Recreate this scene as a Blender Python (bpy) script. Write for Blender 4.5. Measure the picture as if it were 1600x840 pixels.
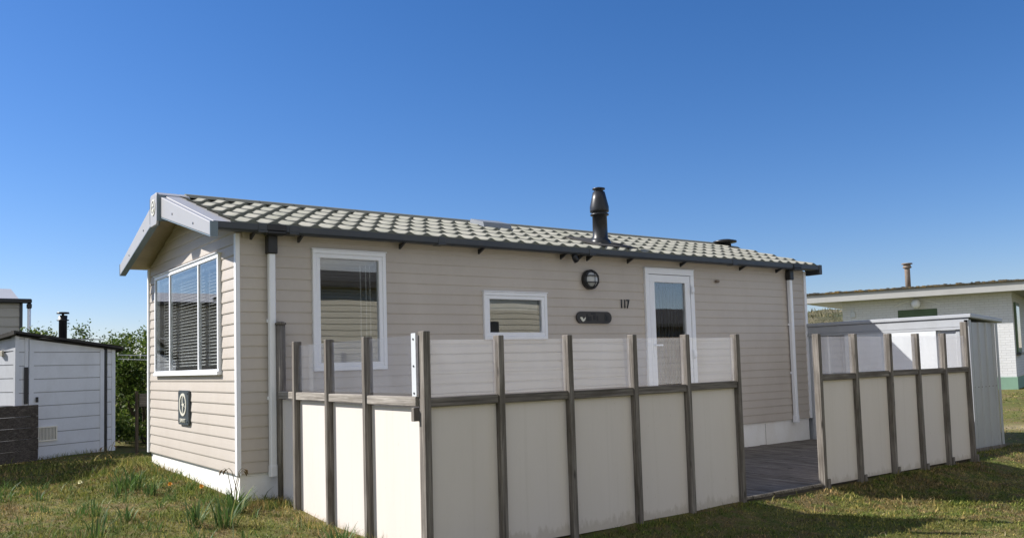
import bpy, bmesh, math, random
import numpy as np
from mathutils import Vector, Matrix

for o in list(bpy.data.objects):
    bpy.data.objects.remove(o, do_unlink=True)
S = bpy.context.scene
COL = S.collection
rad = math.radians
random.seed(7)
RNG = np.random.default_rng(11)

# ------------------------------------------------------------------ camera
YAW, PITCH, ROLL = 0.63263, 0.06583, -0.02861
CAM = Vector((-2.5097, -7.5872, 1.1630))
fw = Vector((math.sin(YAW) * math.cos(PITCH), math.cos(YAW) * math.cos(PITCH), math.sin(PITCH)))
r0 = Vector((math.cos(YAW), -math.sin(YAW), 0))
u0 = r0.cross(fw)
rt = r0 * math.cos(ROLL) + u0 * math.sin(ROLL)
up = u0 * math.cos(ROLL) - r0 * math.sin(ROLL)
cd = bpy.data.cameras.new('camera')
cam = bpy.data.objects.new('camera', cd)
COL.objects.link(cam)
M = Matrix((rt, up, -fw)).transposed().to_4x4()
M.translation = CAM
cam.matrix_world = M
cd.sensor_width = 36
cd.lens = 36 * 1329.39 / 1600
cd.shift_y = 60 / 1600
cd.clip_start = 0.05
cd.clip_end = 3000
S.camera = cam

# ------------------------------------------------------------------ light
SUNV = Vector((-0.90, 1.0, 1.02)).normalized()       # towards the sun
EL = math.asin(SUNV.z)
AZ = math.atan2(SUNV.x, SUNV.y)
W = bpy.data.worlds.new('World')
S.world = W
W.use_nodes = True
nt = W.node_tree
nt.nodes.clear()
sky = nt.nodes.new('ShaderNodeTexSky')
sky.sky_type = 'NISHITA'
sky.sun_disc = False
sky.sun_elevation = EL
sky.sun_rotation = AZ
sky.altitude = 0
sky.air_density = 1.0
sky.dust_density = 0.2
sky.ozone_density = 5.0
bg = nt.nodes.new('ShaderNodeBackground')
bg.inputs['Strength'].default_value = 0.08
wo = nt.nodes.new('ShaderNodeOutputWorld')
hs = nt.nodes.new('ShaderNodeHueSaturation')
hs.inputs['Saturation'].default_value = 1.22
hs.inputs['Value'].default_value = 1.0
nt.links.new(sky.outputs[0], hs.inputs['Color'])
gm = nt.nodes.new('ShaderNodeMix')
gm.data_type = 'RGBA'
gm.blend_type = 'MULTIPLY'
gm.inputs[0].default_value = 1.0
gm.inputs[7].default_value = (0.86, 0.785, 0.90, 1)
nt.links.new(hs.outputs[0], gm.inputs[6])
# unseen bright cloud added behind the photographer to fill the shaded sides with light
wtc = nt.nodes.new('ShaderNodeTexCoord')
wdot = nt.nodes.new('ShaderNodeVectorMath')
wdot.operation = 'DOT_PRODUCT'
wdot.inputs[1].default_value = (-0.5, -0.866, 0.0)
nt.links.new(wtc.outputs['Generated'], wdot.inputs[0])
wmr = nt.nodes.new('ShaderNodeMapRange')
wmr.interpolation_type = 'SMOOTHSTEP'
wmr.inputs['From Min'].default_value = 0.12
wmr.inputs['From Max'].default_value = 0.42
nt.links.new(wdot.outputs['Value'], wmr.inputs['Value'])
wsc = nt.nodes.new('ShaderNodeMapping')
wsc.inputs['Scale'].default_value = (1, 1, 2.6)
nt.links.new(wtc.outputs['Generated'], wsc.inputs['Vector'])
wn = nt.nodes.new('ShaderNodeTexNoise')
wn.inputs['Scale'].default_value = 2.6
wn.inputs['Detail'].default_value = 7
wn.inputs['Roughness'].default_value = 0.55
nt.links.new(wsc.outputs[0], wn.inputs['Vector'])
wr = nt.nodes.new('ShaderNodeMapRange')
wr.interpolation_type = 'SMOOTHSTEP'
wr.inputs['From Min'].default_value = 0.34
wr.inputs['From Max'].default_value = 0.56
nt.links.new(wn.outputs['Fac'], wr.inputs['Value'])
wm = nt.nodes.new('ShaderNodeMath')
wm.operation = 'MULTIPLY'
nt.links.new(wmr.outputs[0], wm.inputs[0])
nt.links.new(wr.outputs[0], wm.inputs[1])
cm = nt.nodes.new('ShaderNodeMix')
cm.data_type = 'RGBA'
nt.links.new(wm.outputs[0], cm.inputs[0])
nt.links.new(gm.outputs[2], cm.inputs[6])
FILL_CLOUD = 5.6
cm.inputs[7].default_value = (FILL_CLOUD * 0.97, FILL_CLOUD * 0.98, FILL_CLOUD * 0.985, 1)
nt.links.new(cm.outputs[2], bg.inputs[0])
nt.links.new(bg.outputs[0], wo.inputs[0])
sd = bpy.data.lights.new('sun', 'SUN')
sd.energy = 4.4
sd.angle = rad(0.53)
sd.color = (1.0, 0.955, 0.89)
sun = bpy.data.objects.new('sun', sd)
COL.objects.link(sun)
sun.rotation_euler = SUNV.to_track_quat('Z', 'Y').to_euler()
sun.location = SUNV * 40
S.view_settings.view_transform = 'Standard'
S.view_settings.look = 'None'
S.view_settings.exposure = 0.85
S.view_settings.gamma = 1
S.view_settings.use_curve_mapping = False
S.render.engine = 'CYCLES'
S.cycles.max_bounces = 8
S.cycles.transparent_max_bounces = 16
S.cycles.caustics_reflective = False
S.cycles.caustics_refractive = False


# ------------------------------------------------------------------ materials
def mat(name):
    m = bpy.data.materials.new(name)
    m.use_nodes = True
    n = m.node_tree
    n.nodes.clear()
    out = n.nodes.new('ShaderNodeOutputMaterial')
    b = n.nodes.new('ShaderNodeBsdfPrincipled')
    n.links.new(b.outputs[0], out.inputs[0])
    return m, n, b, out


def noise(n, scale, detail=4, rough=0.55, vec=None, dist=0.0):
    t = n.nodes.new('ShaderNodeTexNoise')
    t.inputs['Scale'].default_value = scale
    t.inputs['Detail'].default_value = detail
    t.inputs['Roughness'].default_value = rough
    t.inputs['Distortion'].default_value = dist
    if vec is not None:
        n.links.new(vec, t.inputs['Vector'])
    return t.outputs['Fac']


def coords(n, sc=(1, 1, 1)):
    tc = n.nodes.new('ShaderNodeTexCoord')
    mp = n.nodes.new('ShaderNodeMapping')
    mp.inputs['Scale'].default_value = sc
    n.links.new(tc.outputs['Object'], mp.inputs['Vector'])
    return mp.outputs[0]


def ramp(n, fac, stops):
    r = n.nodes.new('ShaderNodeValToRGB')
    e = r.color_ramp.elements
    while len(e) < len(stops):
        e.new(0.5)
    for k, (p, c) in enumerate(stops):
        e[k].position = p
        e[k].color = (c[0], c[1], c[2], 1)
    n.links.new(fac, r.inputs[0])
    return r.outputs[0]


def mix(n, fac, a, b, mode='MIX'):
    m = n.nodes.new('ShaderNodeMix')
    m.data_type = 'RGBA'
    m.blend_type = mode
    for sock, v in ((m.inputs['Factor'], fac), (m.inputs['A'], a), (m.inputs['B'], b)):
        pass
    fs = m.inputs[0]
    A = m.inputs[6]
    B = m.inputs[7]
    for sock, v in ((fs, fac), (A, a), (B, b)):
        if isinstance(v, (int, float)):
            sock.default_value = v
        elif isinstance(v, tuple):
            sock.default_value = (v[0], v[1], v[2], 1)
        else:
            n.links.new(v, sock)
    return m.outputs[2]


def bump(n, b, h, strength=0.2, dist=0.01):
    bp = n.nodes.new('ShaderNodeBump')
    bp.inputs['Strength'].default_value = strength
    bp.inputs['Distance'].default_value = dist
    n.links.new(h, bp.inputs['Height'])
    n.links.new(bp.outputs[0], b.inputs['Normal'])


def painted(name, c, rough=0.5, dirt=0.25, dirtcol=None, scale=3.0, streak=(1, 1, 0.35), bumpy=0.08, spec=0.4):
    """paint or plastic with soft weather stains"""
    m, n, b, _ = mat(name)
    v = coords(n, streak)
    f = noise(n, scale, 6, 0.65, v)
    dc = dirtcol or tuple(x * 0.62 for x in c)
    k = ramp(n, f, [(0.42, (0, 0, 0)), (0.78, (dirt, dirt, dirt))])
    col = mix(n, k, c, dc)
    f2 = noise(n, scale * 14, 3, 0.6, coords(n))
    col = mix(n, ramp(n, f2, [(0.35, (0, 0, 0)), (0.8, (0.12, 0.12, 0.12))]), col, dc)
    n.links.new(col, b.inputs['Base Color'])
    b.inputs['Roughness'].default_value = rough
    b.inputs['Specular IOR Level'].default_value = spec
    bump(n, b, noise(n, scale * 25, 3, 0.5, coords(n)), bumpy, 0.004)
    return m


def weathered(name, axis, c0, c1, c2):
    """grey weathered timber, grain running along the given axis"""
    m, n, b, _ = mat(name)
    sc = [26, 26, 26]
    sc[axis] = 0.9
    v = coords(n, tuple(sc))
    g = noise(n, 1.6, 8, 0.7, v, 0.6)
    sc2 = [70, 70, 70]
    sc2[axis] = 2.0
    g2 = noise(n, 1.5, 5, 0.6, coords(n, tuple(sc2)))
    col = ramp(n, g, [(0.25, c0), (0.5, c1), (0.75, c2)])
    col = mix(n, ramp(n, g2, [(0.35, (0.65, 0.65, 0.65)), (0.6, (0, 0, 0))]), col, tuple(x * 0.5 for x in c0))
    sb = [7, 7, 7]
    sb[axis] = 2.2
    blot = noise(n, 1.0, 4, 0.65, coords(n, tuple(sb)))
    col = mix(n, ramp(n, blot, [(0.48, (0, 0, 0)), (0.72, (0.75, 0.75, 0.75))]), col, (c0[0] * 0.8, c0[1] * 0.78, c0[2] * 0.7))
    kn = n.nodes.new('ShaderNodeTexVoronoi')
    kn.inputs['Scale'].default_value = 1.0
    sk = [9, 9, 9]
    sk[axis] = 2.6
    n.links.new(coords(n, tuple(sk)), kn.inputs['Vector'])
    col = mix(n, ramp(n, kn.outputs['Distance'], [(0.05, (0.85, 0.85, 0.85)), (0.13, (0, 0, 0))]), col, tuple(x * 0.4 for x in c0))
    n.links.new(col, b.inputs['Base Color'])
    b.inputs['Roughness'].default_value = 0.85
    b.inputs['Specular IOR Level'].default_value = 0.2
    bump(n, b, g2, 0.5, 0.004)
    return m


def glass(name, refl=0.1, veil=0.0, veilcol=(0.8, 0.85, 0.95), tint=(1, 1, 1), wob=0.0, wscale=3):
    m, n, b, out = mat(name)
    n.nodes.remove(b)
    tr = n.nodes.new('ShaderNodeBsdfTransparent')
    tr.inputs[0].default_value = (*tint, 1)
    gl = n.nodes.new('ShaderNodeBsdfGlossy')
    gl.inputs['Roughness'].default_value = 0.01
    gl.inputs['Color'].default_value = (1, 1, 1, 1)
    lw = n.nodes.new('ShaderNodeLayerWeight')
    lw.inputs['Blend'].default_value = 0.5
    pw = n.nodes.new('ShaderNodeMath')
    pw.operation = 'POWER'
    n.links.new(lw.outputs['Facing'], pw.inputs[0])
    pw.inputs[1].default_value = 5.0
    ad = n.nodes.new('ShaderNodeMath')
    ad.operation = 'MULTIPLY_ADD'
    ad.use_clamp = True
    n.links.new(pw.outputs[0], ad.inputs[0])
    ad.inputs[1].default_value = 1.0 - refl
    ad.inputs[2].default_value = refl
    base = tr.outputs[0]
    if veil > 0:
        df = n.nodes.new('ShaderNodeBsdfDiffuse')
        df.inputs[0].default_value = (*veilcol, 1)
        tl = n.nodes.new('ShaderNodeBsdfTranslucent')
        tl.inputs[0].default_value = (*veilcol, 1)
        mm = n.nodes.new('ShaderNodeMixShader')
        mm.inputs[0].default_value = 0.5
        n.links.new(df.outputs[0], mm.inputs[1])
        n.links.new(tl.outputs[0], mm.inputs[2])
        mv = n.nodes.new('ShaderNodeMixShader')
        f = noise(n, 2.2, 6, 0.6, coords(n, (1, 1, 0.4)))
        k = n.nodes.new('ShaderNodeMapRange')
        k.inputs['From Min'].default_value = 0.3
        k.inputs['From Max'].default_value = 0.75
        k.inputs['To Min'].default_value = veil * 0.55
        k.inputs['To Max'].default_value = veil * 1.6
        n.links.new(f, k.inputs['Value'])
        n.links.new(k.outputs[0], mv.inputs[0])
        n.links.new(tr.outputs[0], mv.inputs[1])
        n.links.new(mm.outputs[0], mv.inputs[2])
        base = mv.outputs[0]
    ms = n.nodes.new('ShaderNodeMixShader')
    n.links.new(ad.outputs[0], ms.inputs[0])
    n.links.new(base, ms.inputs[1])
    n.links.new(gl.outputs[0], ms.inputs[2])
    n.links.new(ms.outputs[0], out.inputs[0])
    if wob > 0:
        bp = n.nodes.new('ShaderNodeBump')
        bp.inputs['Strength'].default_value = wob
        bp.inputs['Distance'].default_value = 0.05
        n.links.new(noise(n, wscale, 1, 0.4, coords(n)), bp.inputs['Height'])
        n.links.new(bp.outputs[0], gl.inputs['Normal'])
    return m


MT = {}
MT['siding'] = painted('vinyl_siding', (0.525, 0.478, 0.427), 0.5, 0.5, (0.40, 0.35, 0.30), 1.6, (1, 1, 0.5), 0.15)
MT['siding_cream'] = painted('cream_siding', (0.52, 0.485, 0.395), 0.5, 0.3, None, 1.6, (1, 1, 0.5), 0.12)
MT['siding_grey'] = painted('grey_siding', (0.42, 0.40, 0.37), 0.5, 0.3, None, 1.6, (1, 1, 0.5), 0.12)
MT['white'] = painted('white_plastic', (0.87, 0.89, 0.935), 0.35, 0.2, (0.68, 0.67, 0.66), 4)
MT['skirt'] = painted('white_skirting', (0.88, 0.88, 0.87), 0.55, 0.45, (0.62, 0.57, 0.48), 2.6, (1, 1, 0.6))
MT['silver'] = painted('silver_grey_plastic', (0.39, 0.39, 0.405), 0.45, 0.35, (0.32, 0.31, 0.30), 2.2)
MT['slate'] = painted('slate_plastic', (0.045, 0.053, 0.066), 0.4, 0.5, (0.085, 0.088, 0.085), 3.5)
MT['black'] = painted('black_plastic', (0.018, 0.019, 0.022), 0.38, 0.3, (0.04, 0.04, 0.04), 4)
MT['soffit'] = painted('soffit_board', (0.52, 0.44, 0.325), 0.6, 0.7, (0.24, 0.17, 0.10), 1.5, (1, 1, 1))
MT['panel'] = painted('cream_board', (0.74, 0.695, 0.62), 0.55, 0.22, (0.64, 0.585, 0.49), 1.4, (1, 1, 0.3), 0.05)
def panel_mat():
    m, n, b, _ = mat('cream_board')
    oi = n.nodes.new('ShaderNodeObjectInfo')
    tc = n.nodes.new('ShaderNodeTexCoord')
    ad = n.nodes.new('ShaderNodeVectorMath')
    ad.operation = 'MULTIPLY_ADD'
    ad.inputs[1].default_value = (1, 1, 0.3)
    n.links.new(tc.outputs['Object'], ad.inputs[0])
    cb = n.nodes.new('ShaderNodeCombineXYZ')
    ml = n.nodes.new('ShaderNodeMath')
    ml.operation = 'MULTIPLY'
    ml.inputs[1].default_value = 37
    n.links.new(oi.outputs['Random'], ml.inputs[0])
    for k in range(3):
        n.links.new(ml.outputs[0], cb.inputs[k])
    n.links.new(cb.outputs[0], ad.inputs[2])
    v = ad.outputs[0]
    col = ramp(n, oi.outputs['Random'], [(0.0, (0.675, 0.625, 0.585)), (0.5, (0.72, 0.668, 0.625)), (1.0, (0.695, 0.638, 0.588))])
    f = noise(n, 1.5, 6, 0.65, v)
    col = mix(n, ramp(n, f, [(0.45, (0, 0, 0)), (0.8, (0.35, 0.35, 0.35))]), col, (0.57, 0.52, 0.445))
    # rain streaks
    sv = n.nodes.new('ShaderNodeMapping')
    sv.inputs['Scale'].default_value = (22, 22, 0.5)
    n.links.new(tc.outputs['Object'], sv.inputs['Vector'])
    st = noise(n, 1.0, 4, 0.6, sv.outputs[0])
    col = mix(n, ramp(n, st, [(0.55, (0, 0, 0)), (0.8, (0.22, 0.22, 0.22))]), col, (0.50, 0.46, 0.39))
    # soil splashed up the lowest hand's breadth
    sx = n.nodes.new('ShaderNodeSeparateXYZ')
    n.links.new(tc.outputs['Object'], sx.inputs[0])
    f2 = noise(n, 14, 6, 0.75, v)
    su = n.nodes.new('ShaderNodeMath')
    su.operation = 'MULTIPLY_ADD'
    n.links.new(f2, su.inputs[0])
    su.inputs[1].default_value = -0.30
    n.links.new(sx.outputs['Z'], su.inputs[2])
    k = ramp(n, su.outputs[0], [(0.0, (0.75, 0.75, 0.75)), (0.05, (0, 0, 0))])
    sh = n.nodes.new('ShaderNodeMath')
    sh.operation = 'ADD'
    n.links.new(su.outputs[0], sh.inputs[0])
    sh.inputs[1].default_value = 0.12
    k = ramp(n, sh.outputs[0], [(0.0, (0.3, 0.3, 0.3)), (0.045, (0, 0, 0))])
    col = mix(n, k, col, (0.27, 0.21, 0.13))
    sp = noise(n, 60, 2, 0.5, v)
    col = mix(n, ramp(n, sp, [(0.74, (0, 0, 0)), (0.80, (0.5, 0.5, 0.5))]), col, (0.4, 0.35, 0.27))
    n.links.new(col, b.inputs['Base Color'])
    b.inputs['Roughness'].default_value = 0.6
    b.inputs['Specular IOR Level'].default_value = 0.3
    bump(n, b, noise(n, 3.0, 3, 0.5, v), 0.12, 0.02)
    return m


MT['panel'] = panel_mat()
MT['panel_edge'] = painted('pale_board', (0.6, 0.56, 0.47), 0.7, 0.8, (0.25, 0.2, 0.14), 6)
MT['shed_paint'] = painted('white_painted_boards', (0.72, 0.75, 0.81), 0.55, 0.4, (0.45, 0.46, 0.47), 2.2, (1, 1, 0.6), 0.15)
MT['groove'] = painted('shaded_board_groove', (0.36, 0.37, 0.39), 0.9, 0.5)  # groove shade put into the colour, a grey darker than the boards
MT['fasciapaint'] = painted('grey_white_fascia', (0.45, 0.45, 0.44), 0.6, 0.5, (0.34, 0.33, 0.31), 1.2)
MT['vent_paint'] = painted('cream_vent', (0.86, 0.83, 0.74), 0.5, 0.2)
MT['edge_shade'] = painted('shaded_edge_grey', (0.16, 0.215, 0.26), 0.45, 0.4, (0.22, 0.24, 0.25), 4)  # shade on the silver boards' edges and cap sides, put into the colour
MT['ventgrey'] = painted('blue_grey_vent', (0.24, 0.265, 0.30), 0.5, 0.4, (0.16, 0.17, 0.18), 4)
MT['felt'] = painted('roof_felt', (0.035, 0.033, 0.032), 0.9, 0.6, (0.09, 0.085, 0.07), 6)
MT['galv'] = painted('galvanised_steel', (0.44, 0.46, 0.49), 0.42, 0.4, (0.30, 0.31, 0.32), 2.0, (1, 1, 0.25))
MT['galv'].node_tree.nodes['Principled BSDF'].inputs['Metallic'].default_value = 0.25
MT['rust'] = painted('rusty_pipe', (0.20, 0.15, 0.115), 0.8, 0.9, (0.34, 0.31, 0.27), 7, (1, 1, 0.5))
MT['bracket'] = painted('zinc_strip', (0.62, 0.65, 0.68), 0.4, 0.3, (0.4, 0.42, 0.44), 8)
MT['green'] = painted('green_paint', (0.09, 0.145, 0.075), 0.5, 0.4, (0.05, 0.07, 0.04), 4)
MT['plinth_green'] = painted('green_plinth', (0.22, 0.36, 0.27), 0.7, 0.5, (0.12, 0.2, 0.15), 3)
MT['darkwood'] = painted('dark_plaque', (0.045, 0.041, 0.038), 0.5, 0.7, (0.02, 0.02, 0.022), 9)
MT['darkletter'] = painted('plaque_letter', (0.012, 0.012, 0.014), 0.4, 0.1)
MT['emblem'] = painted('pale_emblem', (0.70, 0.69, 0.60), 0.4, 0.2)
MT['slateplate'] = painted('slate_plate', (0.06, 0.075, 0.085), 0.4, 0.3)
MT['inner'] = painted('interior_board', (0.42, 0.39, 0.35), 0.7, 0.3)
MT['curtain'] = painted('grey_curtain', (0.03, 0.033, 0.038), 0.8, 0.2)
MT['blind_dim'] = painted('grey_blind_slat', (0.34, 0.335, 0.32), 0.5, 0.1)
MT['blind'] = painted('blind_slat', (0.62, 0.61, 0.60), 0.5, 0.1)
MT['post'] = weathered('weathered_post', 2, (0.10, 0.088, 0.077), (0.235, 0.212, 0.188), (0.38, 0.35, 0.315))
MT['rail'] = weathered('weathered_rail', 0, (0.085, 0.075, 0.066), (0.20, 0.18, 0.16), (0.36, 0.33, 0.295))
MT['raily'] = weathered('weathered_sunlit_rail', 1, (0.17, 0.15, 0.13), (0.36, 0.33, 0.295), (0.56, 0.525, 0.48))  # paler copy of the rail timber; the side run's sunlight is in the colour
MT['deckwood'] = weathered('weathered_deck', 1, (0.11, 0.096, 0.084), (0.26, 0.232, 0.20), (0.50, 0.46, 0.41))
MT['plank'] = weathered('dark_plank', 0, (0.05, 0.043, 0.037), (0.115, 0.10, 0.088), (0.21, 0.19, 0.165))
MT['bark'] = weathered('bark', 2, (0.05, 0.04, 0.03), (0.10, 0.08, 0.06), (0.17, 0.14, 0.11))
MT['glass'] = glass('window_glass', 0.14, 0, tint=(0.80, 0.82, 0.82), wob=0.02, wscale=1.5)
MT['glass_front'] = glass('front_window_glass', 0.045, 0, tint=(0.88, 0.90, 0.90), wob=0.02, wscale=1.5)
MT['acrylic'] = glass('acrylic_sheet', 0.05, 0.07, (0.78, 0.83, 0.96), wob=0.05, wscale=1.6)
MT['lens'] = painted('frosted_lens', (0.55, 0.57, 0.58), 0.25, 0.3)
MT['stone'] = painted('pale_stone', (0.5, 0.48, 0.44), 0.9, 0.6)


def roof_tile_mat():
    m, n, b, _ = mat('granulated_tile')
    v = coords(n)
    f = noise(n, 1.3, 6, 0.65, v)
    col = ramp(n, f, [(0.3, (0.285, 0.28, 0.24)), (0.55, (0.345, 0.335, 0.29)), (0.75, (0.25, 0.255, 0.21))])
    pt_ = noise(n, 5.5, 1, 0.3, v)
    col = mix(n, ramp(n, pt_, [(0.40, (0.45, 0.45, 0.45)), (0.56, (0, 0, 0))]), col, (0.22, 0.225, 0.185))
    sk = noise(n, 1.0, 5, 0.65, coords(n, (9, 1.2, 1.2)))
    col = mix(n, ramp(n, sk, [(0.52, (0, 0, 0)), (0.72, (0.5, 0.5, 0.5))]), col, (0.18, 0.185, 0.14))
    g = noise(n, 90, 3, 0.7, v)
    col = mix(n, ramp(n, g, [(0.45, (0, 0, 0)), (0.7, (0.35, 0.35, 0.35))]), col, (0.30, 0.30, 0.24))
    l = noise(n, 9, 5, 0.7, v)
    col = mix(n, ramp(n, l, [(0.58, (0, 0, 0)), (0.72, (0.55, 0.55, 0.55))]), col, (0.22, 0.235, 0.16))
    n.links.new(col, b.inputs['Base Color'])
    b.inputs['Roughness'].default_value = 0.9
    b.inputs['Specular IOR Level'].default_value = 0.15
    bump(n, b, g, 0.4, 0.004)
    return m


MT['tile'] = roof_tile_mat()
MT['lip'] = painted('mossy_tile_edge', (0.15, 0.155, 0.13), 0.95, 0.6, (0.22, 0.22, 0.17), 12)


def moss_roof_mat():
    m, n, b, _ = mat('mossy_roof_edge')
    f = noise(n, 5, 6, 0.7, coords(n))
    col = ramp(n, f, [(0.3, (0.03, 0.028, 0.026)), (0.5, (0.085, 0.075, 0.055)), (0.62, (0.19, 0.125, 0.04)), (0.75, (0.12, 0.11, 0.09))])
    n.links.new(col, b.inputs['Base Color'])
    b.inputs['Roughness'].default_value = 0.95
    bump(n, b, f, 0.9, 0.05)
    return m


MT['mossroof'] = moss_roof_mat()


def brick_mat():
    m, n, b, _ = mat('white_painted_brick')
    at = n.nodes.new('ShaderNodeAttribute')
    at.attribute_name = 'wallco'
    br = n.nodes.new('ShaderNodeTexBrick')
    br.inputs['Scale'].default_value = 1
    br.inputs['Brick Width'].default_value = 0.22
    br.inputs['Row Height'].default_value = 0.07
    br.inputs['Mortar Size'].default_value = 0.008
    br.inputs['Color1'].default_value = (0.72, 0.725, 0.74, 1)
    br.inputs['Color2'].default_value = (0.67, 0.675, 0.69, 1)
    br.inputs['Mortar'].default_value = (0.60, 0.60, 0.61, 1)
    n.links.new(at.outputs['Vector'], br.inputs['Vector'])
    f = noise(n, 1.5, 5, 0.6, coords(n))
    col = mix(n, ramp(n, f, [(0.5, (0, 0, 0)), (0.85, (0.4, 0.4, 0.4))]), br.outputs['Color'], (0.5, 0.5, 0.46))
    n.links.new(col, b.inputs['Base Color'])
    b.inputs['Roughness'].default_value = 0.7
    bp = n.nodes.new('ShaderNodeBump')
    bp.inputs['Strength'].default_value = 0.5
    bp.inputs['Distance'].default_value = 0.01
    bp.invert = True
    n.links.new(br.outputs['Fac'], bp.inputs['Height'])
    n.links.new(bp.outputs[0], b.inputs['Normal'])
    return m


MT['brick'] = brick_mat()


def leaf_mat(name, stops, trans=0.35, rough=0.55):
    m, n, b, out = mat(name)
    at = n.nodes.new('ShaderNodeAttribute')
    at.attribute_name = 'rnd'
    col = ramp(n, at.outputs['Fac'], stops)
    n.links.new(col, b.inputs['Base Color'])
    b.inputs['Roughness'].default_value = rough
    b.inputs['Specular IOR Level'].default_value = 0.3
    tl = n.nodes.new('ShaderNodeBsdfTranslucent')
    n.links.new(col, tl.inputs[0])
    ms = n.nodes.new('ShaderNodeMixShader')
    ms.inputs[0].default_value = trans
    n.links.new(b.outputs[0], ms.inputs[1])
    n.links.new(tl.outputs[0], ms.inputs[2])
    n.links.new(ms.outputs[0], out.inputs[0])
    return m


MT['hedge_leaf'] = leaf_mat('shrub_leaf', [(0, (0.025, 0.05, 0.010)), (0.5, (0.075, 0.125, 0.02)), (0.8, (0.15, 0.20, 0.035)), (1, (0.24, 0.27, 0.07))])
MT['daff_leaf'] = leaf_mat('daffodil_leaf', [(0, (0.045, 0.085, 0.03)), (0.6, (0.09, 0.165, 0.04)), (0.9, (0.13, 0.20, 0.055)), (1, (0.26, 0.24, 0.09))], 0.3, 0.6)
MT['stalk'] = leaf_mat('dry_stalk', [(0, (0.16, 0.13, 0.06)), (1, (0.24, 0.19, 0.09))], 0.1)
MT['straw'] = leaf_mat('pale_straw', [(0, (0.22, 0.17, 0.08)), (0.6, (0.36, 0.29, 0.16)), (1, (0.50, 0.43, 0.28))], 0.1, 0.8)
MT['orange'] = painted('orange_petal', (0.62, 0.30, 0.035), 0.6, 0.2)
MT['paleyellow'] = painted('pale_petal', (0.80, 0.77, 0.50), 0.6, 0.2)
MT['brownpetal'] = painted('withered_petal', (0.15, 0.10, 0.045), 0.8, 0.3)
MT['marram'] = leaf_mat('marram_blade', [(0, (0.06, 0.07, 0.025)), (0.5, (0.15, 0.14, 0.07)), (1, (0.34, 0.29, 0.17))], 0.2, 0.8)


def ground_tone(n):
    """colour patches shared by the soil and by the blades that grow on it"""
    v = coords(n)
    a = noise(n, 0.55, 5, 0.6, v)
    c = noise(n, 2.6, 5, 0.65, v)
    col = ramp(n, a, [(0.38, (0.10, 0.132, 0.030)), (0.50, (0.165, 0.172, 0.045)), (0.62, (0.27, 0.235, 0.095))])
    col = mix(n, ramp(n, c, [(0.46, (0, 0, 0)), (0.58, (0.85, 0.85, 0.85))]), col, (0.20, 0.145, 0.078))
    c2 = noise(n, 6.5, 4, 0.65, v)
    col = mix(n, ramp(n, c2, [(0.5, (0, 0, 0)), (0.60, (0.8, 0.8, 0.8))]), col, (0.10, 0.145, 0.032))
    return col, v


def ground_mat():
    m, n, b, _ = mat('lawn_soil')
    col, v = ground_tone(n)
    f = noise(n, 34, 6, 0.75, v)
    col = mix(n, ramp(n, f, [(0.35, (0.75, 0.75, 0.75)), (0.62, (0, 0, 0))]), col, (0.075, 0.066, 0.03))
    f3 = noise(n, 110, 4, 0.7, v)
    col = mix(n, ramp(n, f3, [(0.55, (0, 0, 0)), (0.75, (0.6, 0.6, 0.6))]), col, (0.24, 0.20, 0.10))
    at = n.nodes.new('ShaderNodeAttribute')
    at.attribute_name = 'sand'
    col = mix(n, at.outputs['Fac'], col, (0.36, 0.30, 0.20))
    n.links.new(col, b.inputs['Base Color'])
    b.inputs['Roughness'].default_value = 0.95
    b.inputs['Specular IOR Level'].default_value = 0.1
    bump(n, b, f, 0.8, 0.03)
    return m


def grass_mat():
    m, n, b, out = mat('grass_blade')
    col, v = ground_tone(n)
    at = n.nodes.new('ShaderNodeAttribute')
    at.attribute_name = 'rnd'
    rr = ramp(n, at.outputs['Fac'], [(0, (0.35, 0.42, 0.28)), (0.5, (1.0, 1.1, 0.85)), (0.8, (1.6, 1.55, 1.3)), (1, (2.8, 2.35, 2.2))])
    col = mix(n, 1.0, col, rr, 'MULTIPLY')
    n.links.new(col, b.inputs['Base Color'])
    b.inputs['Roughness'].default_value = 0.7
    b.inputs['Specular IOR Level'].default_value = 0.2
    tl = n.nodes.new('ShaderNodeBsdfTranslucent')
    n.links.new(col, tl.inputs[0])
    ms = n.nodes.new('ShaderNodeMixShader')
    ms.inputs[0].default_value = 0.3
    n.links.new(b.outputs[0], ms.inputs[1])
    n.links.new(tl.outputs[0], ms.inputs[2])
    n.links.new(ms.outputs[0], out.inputs[0])
    return m


MT['ground'] = ground_mat()
MT['grass'] = grass_mat()


def dune_mat():
    m, n, b, _ = mat('dune_scrub')
    v = coords(n)
    f = noise(n, 0.28, 6, 0.65, v)
    col = ramp(n, f, [(0.38, (0.05, 0.065, 0.022)), (0.55, (0.14, 0.125, 0.065)), (0.70, (0.36, 0.30, 0.20))])
    g = noise(n, 2.2, 5, 0.7, v)
    col = mix(n, ramp(n, g, [(0.4, (0.7, 0.7, 0.7)), (0.6, (0, 0, 0))]), col, (0.07, 0.07, 0.03))
    n.links.new(col, b.inputs['Base Color'])
    b.inputs['Roughness'].default_value = 1
    bump(n, b, g, 1.0, 0.4)
    return m


MT['dune'] = dune_mat()


# ------------------------------------------------------------------ builders
def tag(o, label=None, cat=None, group=None, kind=None):
    if label:
        o['label'] = label
    if cat:
        o['category'] = cat
    if group:
        o['group'] = group
    if kind:
        o['kind'] = kind
    return o


def thing(name, loc, label, cat, group=None):
    o = bpy.data.objects.new(name, None)
    o.empty_display_size = 0.2
    o.location = loc
    COL.objects.link(o)
    return tag(o, label, cat, group)


def origin(o):
    v = Vector((0, 0, 0))
    while o is not None:
        v += o.location
        o = o.parent
    return v


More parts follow.
